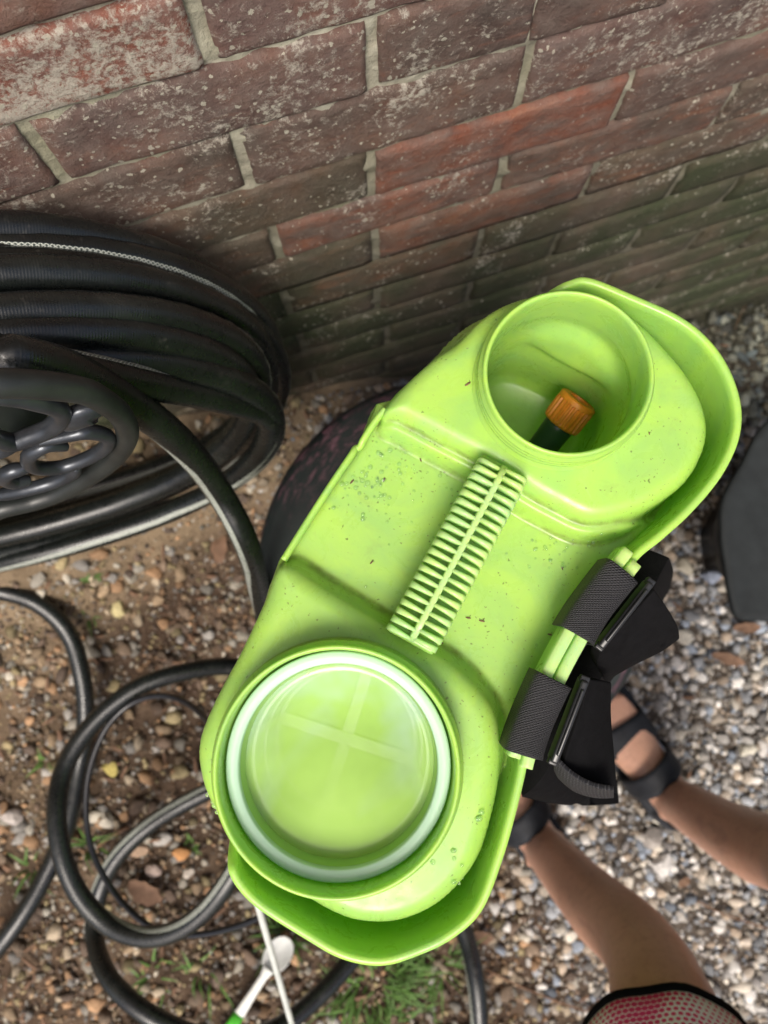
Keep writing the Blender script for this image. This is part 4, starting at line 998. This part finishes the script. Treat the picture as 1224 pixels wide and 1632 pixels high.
# ------------------------------------------------------------------ small things on the ground
def build_wand():
    a, b = P(404, 1418, -.80), P(470, 1650, -1.02)
    r = thing('spray_wand', b, 'thin silver spray wand leaning from under the sprayer across the white spoon', 'wand')
    under(tube('wand_tube', [a + (b - a) * t / 8 for t in range(-2, 10)], .0036, 'steel', segs=14), r)
    c = a + (b - a) * -.25
    under(tube('wand_collar', [c, c + (b - a) * .08], .0058, 'black_plastic', segs=14), r)
build_wand()
def build_spoon():
    c = G(443, 1522, .036); t = G(366, 1640, .026); d = (t - c); d.normalize(); s = Vector((-d.y, d.x, 0)).normalized()
    root = thing('plastic_spoon', c, 'white plastic scoop spoon with a green handle end lying on the soil', 'spoon')
    V, F = [], []; n = 28; rr = [0, .3, .55, .75, .9, 1.0]
    for k in range(n):
        th = 2 * PI * k / n
        for side in (0, 1):
            for r in rr: V.append(c + (-d) * (math.cos(th) * r * .027) + s * (math.sin(th) * r * .0205) + Vector((0, 0, -.007 * (1 - r * r) - .0016 * side)))
    m = len(rr) * 2; q0 = len(rr)
    for k in range(n):
        j = (k + 1) % n
        for i in range(q0 - 1):
            F.append((k * m + i, k * m + i + 1, j * m + i + 1, j * m + i)); F.append((k * m + q0 + i, j * m + q0 + i, j * m + q0 + i + 1, k * m + q0 + i + 1))
        F.append((k * m + q0 - 1, k * m + m - 1, j * m + m - 1, j * m + q0 - 1))
    under(from_arrays('bowl', V, F, 'white'), root)
    e = c + d * .022; h = [e, e + d * .014, e + d * .04, e + d * .058, e + d * .074]
    under(tube('spoon_handle', crom(h, 4), lambda t: .0105 - .0045 * min(1, t * 4) + .004 * max(0, t - .4), 'white', segs=14, flat=.45, ref=Vector((0, 0, 1))), root)
    g0 = e + d * .072; under(tube('green_end', [g0, g0 + d * .02, g0 + d * .05], .0088, 'green_tip', segs=14, flat=.5, ref=Vector((0, 0, 1))), root)
build_spoon()
def tuft(px, py, n, L, spread, label, w=.0016, lean=.9):
    c = G(px, py, 0); V, F = [], []
    for _ in range(n):
        a = random.uniform(0, 2 * PI); r = spread * math.sqrt(random.random()); b = Vector((c.x + r * math.cos(a), c.y + r * math.sin(a), 0)); b.z = float(ground(b.x, b.y)) + .001
        a2 = a + random.uniform(-1.2, 1.2); d = Vector((math.cos(a2), math.sin(a2), 0)); l = L * random.uniform(.45, 1.1); ww = w * random.uniform(.7, 1.4); s = Vector((-d.y, d.x, 0)); le = lean * random.uniform(.4, 1.1)
        i0 = len(V)
        for k in range(6):
            t = k / 5; p = b + d * (l * le * t ** 1.4) + Vector((0, 0, l * (t * .75 - .5 * le * t * t))) + s * (.004 * math.sin(t * 3 + a))
            e = ww * (1 - t ** 2) + .0002; V += [p + s * e, p - Vector((0, 0, ww * .4)), p - s * e]
        for k in range(5):
            q = i0 + k * 3; F += [(q, q + 3, q + 4, q + 1), (q + 1, q + 4, q + 5, q + 2)]
    tag(from_arrays('grass_tuft', V, F, 'grass'), label, 'grass', 'grass tufts growing through the stones')
tuft(600, 1560, 130, .085, .060, 'large sprawling grass tuft at the bottom edge below the green sprayer', .0017)
tuft(700, 1530, 45, .070, .035, 'smaller grass tuft between the large tuft and the right hose strand')
tuft(460, 1480, 34, .065, .022, 'bright grass blades just above the white spoon')
tuft(150, 1345, 10, .060, .012, 'few long pale blades crossing under the hose loop at left')
tuft(55, 1385, 9, .045, .014, 'thin grass sprig beside the hose strand at the far left')
tuft(75, 1215, 6, .040, .010, 'tiny grass sprig on the soil left of the hose loop')
tuft(152, 928, 22, .020, .009, 'little bright green weed just under the hanging hose coil', .0016)
tuft(145, 985, 8, .030, .008, 'weed with thin stems below the hose where it turns down', .0012)
tuft(255, 1560, 14, .045, .030, 'sparse grass blades inside the lower hose bend at the bottom left')
tuft(330, 1545, 12, .050, .030, 'sparse low grass left of the white spoon handle')
tuft(310, 1340, 7, .022, .010, 'tiny seedling inside the hose loop near its right strand')
tuft(640, 1640, 60, .075, .050, 'grass at the bottom edge directly beneath the large tuft')
def dead_leaf(px, py, L, w, ang, label, off=.014):
    c = G(px, py, off); V, F = [], []; n = 9
    for i in range(n):
        t = i / (n - 1); ww = w * math.sin(PI * (.06 + .9 * t)) ** .7 * (1 + .15 * math.sin(i * 2.4))
        for j in (-1, -.5, 0, .5, 1): V.append((L * (t - .5), j * ww, .18 * w * abs(j) + .10 * L * math.sin(t * 3) + .0015 * math.sin(i * 1.7 + j * 2)))
    m = len(V)
    V += [(x, y, z - .0007) for x, y, z in V]
    for i in range(n - 1):
        for j in range(4):
            q = i * 5 + j; F.append((q, q + 5, q + 6, q + 1)); F.append((m + q, m + q + 1, m + q + 6, m + q + 5))
    o = from_arrays('dead_leaf', V, F, 'leaf'); o.location = c; o.rotation_euler = (.1, .1, ang); tag(o, label, 'leaf', 'dead leaves on the ground')
dead_leaf(232, 1420, .055, .016, -.8, 'curled brown dead leaf inside the hose loop')
dead_leaf(350, 872, .050, .012, 1.3, 'purplish dead leaf below the hanging hose by the green tank')
dead_leaf(1090, 1405, .024, .007, .2, 'greyish brown dead leaf right of the white stone between the legs')
dead_leaf(770, 1492, .035, .010, -.6, 'reddish dead leaf beside the hose strand under the sprayer')
dead_leaf(1160, 1050, .060, .010, -.6, 'dark bark piece on the gravel right of the shoulder pads')
dead_leaf(1190, 1000, .050, .009, -.3, 'thin bark strip at the corner of the dark tub')
def twig(pts, label, r=.0016):
    tag(tube('twig', crom([G(x, y, .012) for x, y in pts], 5), r, 'twig', segs=8), label, 'twig', 'twigs on the ground')
twig([(775, 1545), (830, 1572), (900, 1600), (960, 1618)], 'thin dark twig on the gravel by the lower shin')
twig([(1110, 1435), (1150, 1455), (1224, 1480)], 'tan twig on the gravel at the lower right edge')
twig([(155, 1350), (180, 1330), (205, 1318)], 'short brown twig across the hose loop', .0025)

# ------------------------------------------------------------------ PERSON (legs of the photographer)
def build_person():
    ank1, ank2 = P(868, 1352, -1.285), P(1078, 1276, -1.285)
    kn1, kn2 = P(1040, 1545, -.915), P(1305, 1405, -.915)
    hp1, hp2 = P(1250, 2600, -.50), P(1700, 2400, -.50)
    toe_dir = (P(962, 1118, -1.35) - P(1086, 1286, -1.35)); toe_dir.z = 0; toe_dir.normalize()
    V, F = [], []
    def add_loft(rings):
        n = len(rings[0]); b = len(V); V.extend(v for r in rings for v in r)
        for i in range(len(rings) - 1):
            for k in range(n): q = (k + 1) % n; F.append((b + i * n + k, b + i * n + q, b + (i + 1) * n + q, b + (i + 1) * n + k))
        F.append(tuple(b + k for k in reversed(range(n)))); F.append(tuple(b + (len(rings) - 1) * n + k for k in range(n)))
    def limb(path, fwd, specs, n=28):         # specs: t, radius across, radius front, radius back
        rings = []
        for (t, ra, rf, rb) in specs:
            i = t * (len(path) - 1); k = min(int(i), len(path) - 2); p = path[k].lerp(path[k + 1], i - k)
            T = (path[min(k + 1, len(path) - 1)] - path[max(k, 0)]).normalized(); Fv = (fwd - T * fwd.dot(T)).normalized(); S = T.cross(Fv)
            rings.append([p + S * (ra * math.cos(2 * PI * j / n)) + Fv * ((rf if math.sin(2 * PI * j / n) > 0 else rb) * math.sin(2 * PI * j / n)) for j in range(n)])
        add_loft(rings)
    feet = []
    for ank, kn, hp, d in ((ank1, kn1, hp1, toe_dir), (ank2, kn2, hp2, toe_dir)):
        path = crom([ank - Vector((0, 0, .035)), ank, ank.lerp(kn, .5) - d * .006, kn, kn.lerp(hp, .5), hp], 8)
        limb(path, d, [(0, .030, .034, .036), (.10, .031, .032, .032), (.2, .034, .036, .034), (.27, .037, .040, .042), (.36, .041, .040, .048), (.44, .045, .042, .054), (.50, .045, .043, .050), (.55, .045, .045, .046), (.60, .048, .052, .046),
                       (.65, .055, .056, .052), (.72, .062, .062, .062), (.85, .078, .078, .080), (1, .090, .092, .098)])
        # foot
        g = Vector((ank.x, ank.y, float(0))) ; sole = H - 1.345; S = Vector((-d.y, d.x, 0)); rings = []
        for (u, w, h, zc) in ((-.048, .014, .014, .026), (-.042, .026, .026, .028), (-.02, .032, .038, .036), (.02, .033, .045, .042), (.06, .036, .036, .036), (.10, .041, .026, .028), (.14, .045, .019, .021), (.165, .043, .015, .018), (.178, .036, .011, .016)):
            c = g + d * u; c.z = sole + zc - .004
            rings.append([c + S * (w * math.cos(2 * PI * j / 24)) + Vector((0, 0, h * math.sin(2 * PI * j / 24) * (1 if math.sin(2 * PI * j / 24) > 0 else .6))) for j in range(24)])
        add_loft(rings)
        for sg in (-1, 1):                      # ankle bones
            c = ank + S * (.026 * sg) + Vector((0, 0, .004 * sg)) - d * .002
            add_loft([[c + Vector((math.cos(2 * PI * j / 12) * math.sin(ph) * .013, math.sin(2 * PI * j / 12) * math.sin(ph) * .013, math.cos(ph) * .014)) for j in range(12)] for ph in (.25, .8, 1.4, 1.9, 2.5, 2.95)])
        side = 1 if ank is ank2 else -1
        for q, (o_, L, r) in enumerate(((-.030, .040, .0125), (-.010, .036, .0092), (.006, .030, .0088), (.021, .024, .0084), (.034, .016, .0080))):
            o_ = -o_ * side if ank is ank1 else o_ * -1
            c0 = g + d * .160 + S * o_; c0.z = sole + .014; rings = []
            for t, rr in ((0, 1), (.3, 1), (.6, .92), (.8, 1.02), (.93, .85), (1.0, .45)):
                c = c0 + d * (L * t) + Vector((0, 0, .006 * math.sin(PI * t) - .003 * t)); rings.append([c + S * (r * rr * math.cos(2 * PI * j / 12)) + Vector((0, 0, r * rr * math.sin(2 * PI * j / 12))) for j in range(12)])
            add_loft(rings)
        feet.append((g, d, S, sole, ank))
    hips = (hp1 + hp2) / 2
    rings = []
    for z, w, dp in ((-.10, .13, .10), (-.04, .165, .12), (.03, .175, .125), (.10, .165, .115), (.17, .145, .10)):
        Sx = (hp2 - hp1); Sx.z = 0; Sx.normalize(); Fx = Vector((-Sx.y, Sx.x, 0)); c = hips + Vector((0, 0, z))
        rings.append([c + Sx * (w * math.cos(2 * PI * j / 32)) + Fx * (dp * math.sin(2 * PI * j / 32)) for j in range(32)])
    add_loft(rings)
    me = bpy.data.meshes.new('body'); me.from_pydata([tuple(v) for v in V], [], F); tmp = bpy.data.objects.new('tmp', me); COL.objects.link(tmp)
    bm = bmesh.new(); bm.from_mesh(me); bmesh.ops.recalc_face_normals(bm, faces=bm.faces[:]); bm.to_mesh(me); bm.free()
    md = tmp.modifiers.new('r', 'REMESH'); md.mode = 'VOXEL'; md.voxel_size = .0042
    sm = tmp.modifiers.new('s', 'SMOOTH'); sm.factor = .6; sm.iterations = 5
    dg = bpy.context.evaluated_depsgraph_get(); me2 = bpy.data.meshes.new_from_object(tmp.evaluated_get(dg)); bpy.data.objects.remove(tmp)
    me2.name = 'body'; me2.materials.clear()
    root = thing('person', (ank1.lerp(ank2, .5).x, ank1.lerp(ank2, .5).y, 0), 'person standing on the gravel in dark strap sandals and red dotted shorts', 'person')
    o = under(link('body', me2, 'skin'), root)
    # toenails
    # shorts: one tube per leg and the seat
    def cloth(name, path, fwd, specs, mat):
        n = 48; V2, F2, uv = [], [], []; L = 0; prevp = None
        for (t, ra, rf, rb) in specs:
            i = t * (len(path) - 1); k = min(int(i), len(path) - 2); p = path[k].lerp(path[k + 1], i - k)
            T = (path[min(k + 1, len(path) - 1)] - path[k]).normalized(); Fv = (fwd - T * fwd.dot(T)).normalized(); S = T.cross(Fv)
            if prevp is not None: L += (p - prevp).length
            prevp = p
            for j in range(n + 1):
                th = 2 * PI * j / n; rp = 1 + .025 * math.sin(th * 5 + t * 9) + .015 * math.sin(th * 9)
                V2.append(p + S * (ra * rp * math.cos(th)) + Fv * ((rf if math.sin(th) > 0 else rb) * rp * math.sin(th))); uv.append((.5 * j / n, L))
        m = n + 1
        for i in range(len(specs) - 1):
            for j in range(n): F2.append((i * m + j, i * m + j + 1, (i + 1) * m + j + 1, (i + 1) * m + j))
        mm = bpy.data.meshes.new(name); mm.from_pydata([tuple(v) for v in V2], [], F2); mm.update()
        ul = mm.uv_layers.new(name='UVMap'); ul.data.foreach_set('uv', [c for f in F2 for q in f for c in uv[q]])
        oo = under(link(name, mm, mat), root); s_ = oo.modifiers.new('t', 'SOLIDIFY'); s_.thickness = .0018; s_.offset = 1; return oo
    for kn, hp in ((kn1, hp1), (kn2, hp2)):
        pth = crom([kn, kn.lerp(hp, .5), hp, hp + Vector((0, 0, .08))], 8)
        t0 = .18 if kn is kn1 else .34
        sp = [(t0 + (t - .18) * (1 - t0) / .82, .080 + .030 * t, .083 + .030 * t, .083 + .034 * t) for t in (.18, .21, .26, .32, .40, .50, .62, .76, 1)]
        cloth('shorts_leg', pth, toe_dir, sp, 'shorts')
        hem = [(.172, .0840, .087, .087), (.175, .0866, .0896, .0896), (.182, .0870, .0900, .0900), (.187, .0862, .0892, .0892)]
        cloth('hem_band', pth, toe_dir, [(t + t0 - .18, a * (1 + .12 * (t0 > .2)), b * (1 + .12 * (t0 > .2)), c * (1 + .12 * (t0 > .2))) for t, a, b, c in hem], 'black_fabric')
    rings = []
    pth = [hips + Vector((0, 0, z)) for z in (-.06, .0, .06, .12, .19)]
    Sx = (hp2 - hp1); Sx.z = 0; Sx.normalize(); Fx = Vector((-Sx.y, Sx.x, 0))
    cloth('shorts_seat', pth, Fx, [(0, .175, .125, .125), (.25, .19, .14, .14), (.5, .19, .14, .14), (.75, .18, .13, .13), (1, .165, .12, .12)], 'shorts')
    # sandals: sole and straps
    for (g, d, S, sole, ank) in feet:
        out = []
        for (u, w) in ((-.060, .012), (-.052, .028), (-.02, .038), (.03, .038), (.08, .043), (.13, .052), (.17, .051), (.20, .040), (.215, .018)): out.append((u, w))
        poly = [(u, w) for u, w in out] + [(u, -w) for u, w in reversed(out)]
        pl = crom([Vector((u, w, 0)) for u, w in poly], 4, True)
        rg = [[tuple(g + d * v.x * s_ + S * v.y * s_ + Vector((0, 0, sole + z - g.z))) for v in pl] for s_, z in ((1.02, -.030), (1.08, -.024), (1.08, -.004), (1.05, .002))]
        under(loft('sole', rg, 'sandal'), root)
        def strap(u, w, h, wd, sk=0):
            V3, F3 = [], []; n = 18
            for i in range(n + 1):
                a = PI * i / n
                for e in (-1, -.5, .5, 1):
                    q = g + d * (u + e * wd / 2 + sk * math.cos(a)) + S * ((w) * math.cos(a)); q.z = sole - .004 + (h - .004 * (e > 0)) * math.sin(a) ** .75
                    V3.append(q)
            for i in range(n):
                for j in range(3): F3.append((i * 4 + j, i * 4 + 4 + j, i * 4 + 5 + j, i * 4 + 1 + j))
            oo = under(from_arrays('sandal_strap', V3, F3, 'sandal'), root); s_ = oo.modifiers.new('t', 'SOLIDIFY'); s_.thickness = .0035; s_.offset = 1
        strap(.118, .051, .047, .046, .006); strap(.050, .046, .089, .036, -.004)
        V3, F3 = [], []; n = 20                # heel strap
        for i in range(n + 1):
            a = PI * (.5 + 1.0 * i / n)
            for e in (-1, 1):
                q = g + d * (-.002 + .052 * math.cos(a)) + S * (.037 * math.sin(a)); q.z = sole + .040 + .011 * e; V3.append(q)
        for i in range(n): F3.append((i * 2, i * 2 + 2, i * 2 + 3, i * 2 + 1))
        oo = under(from_arrays('heel_strap', V3, F3, 'sandal'), root); s_ = oo.modifiers.new('t', 'SOLIDIFY'); s_.thickness = .003; s_.offset = 1
build_person()
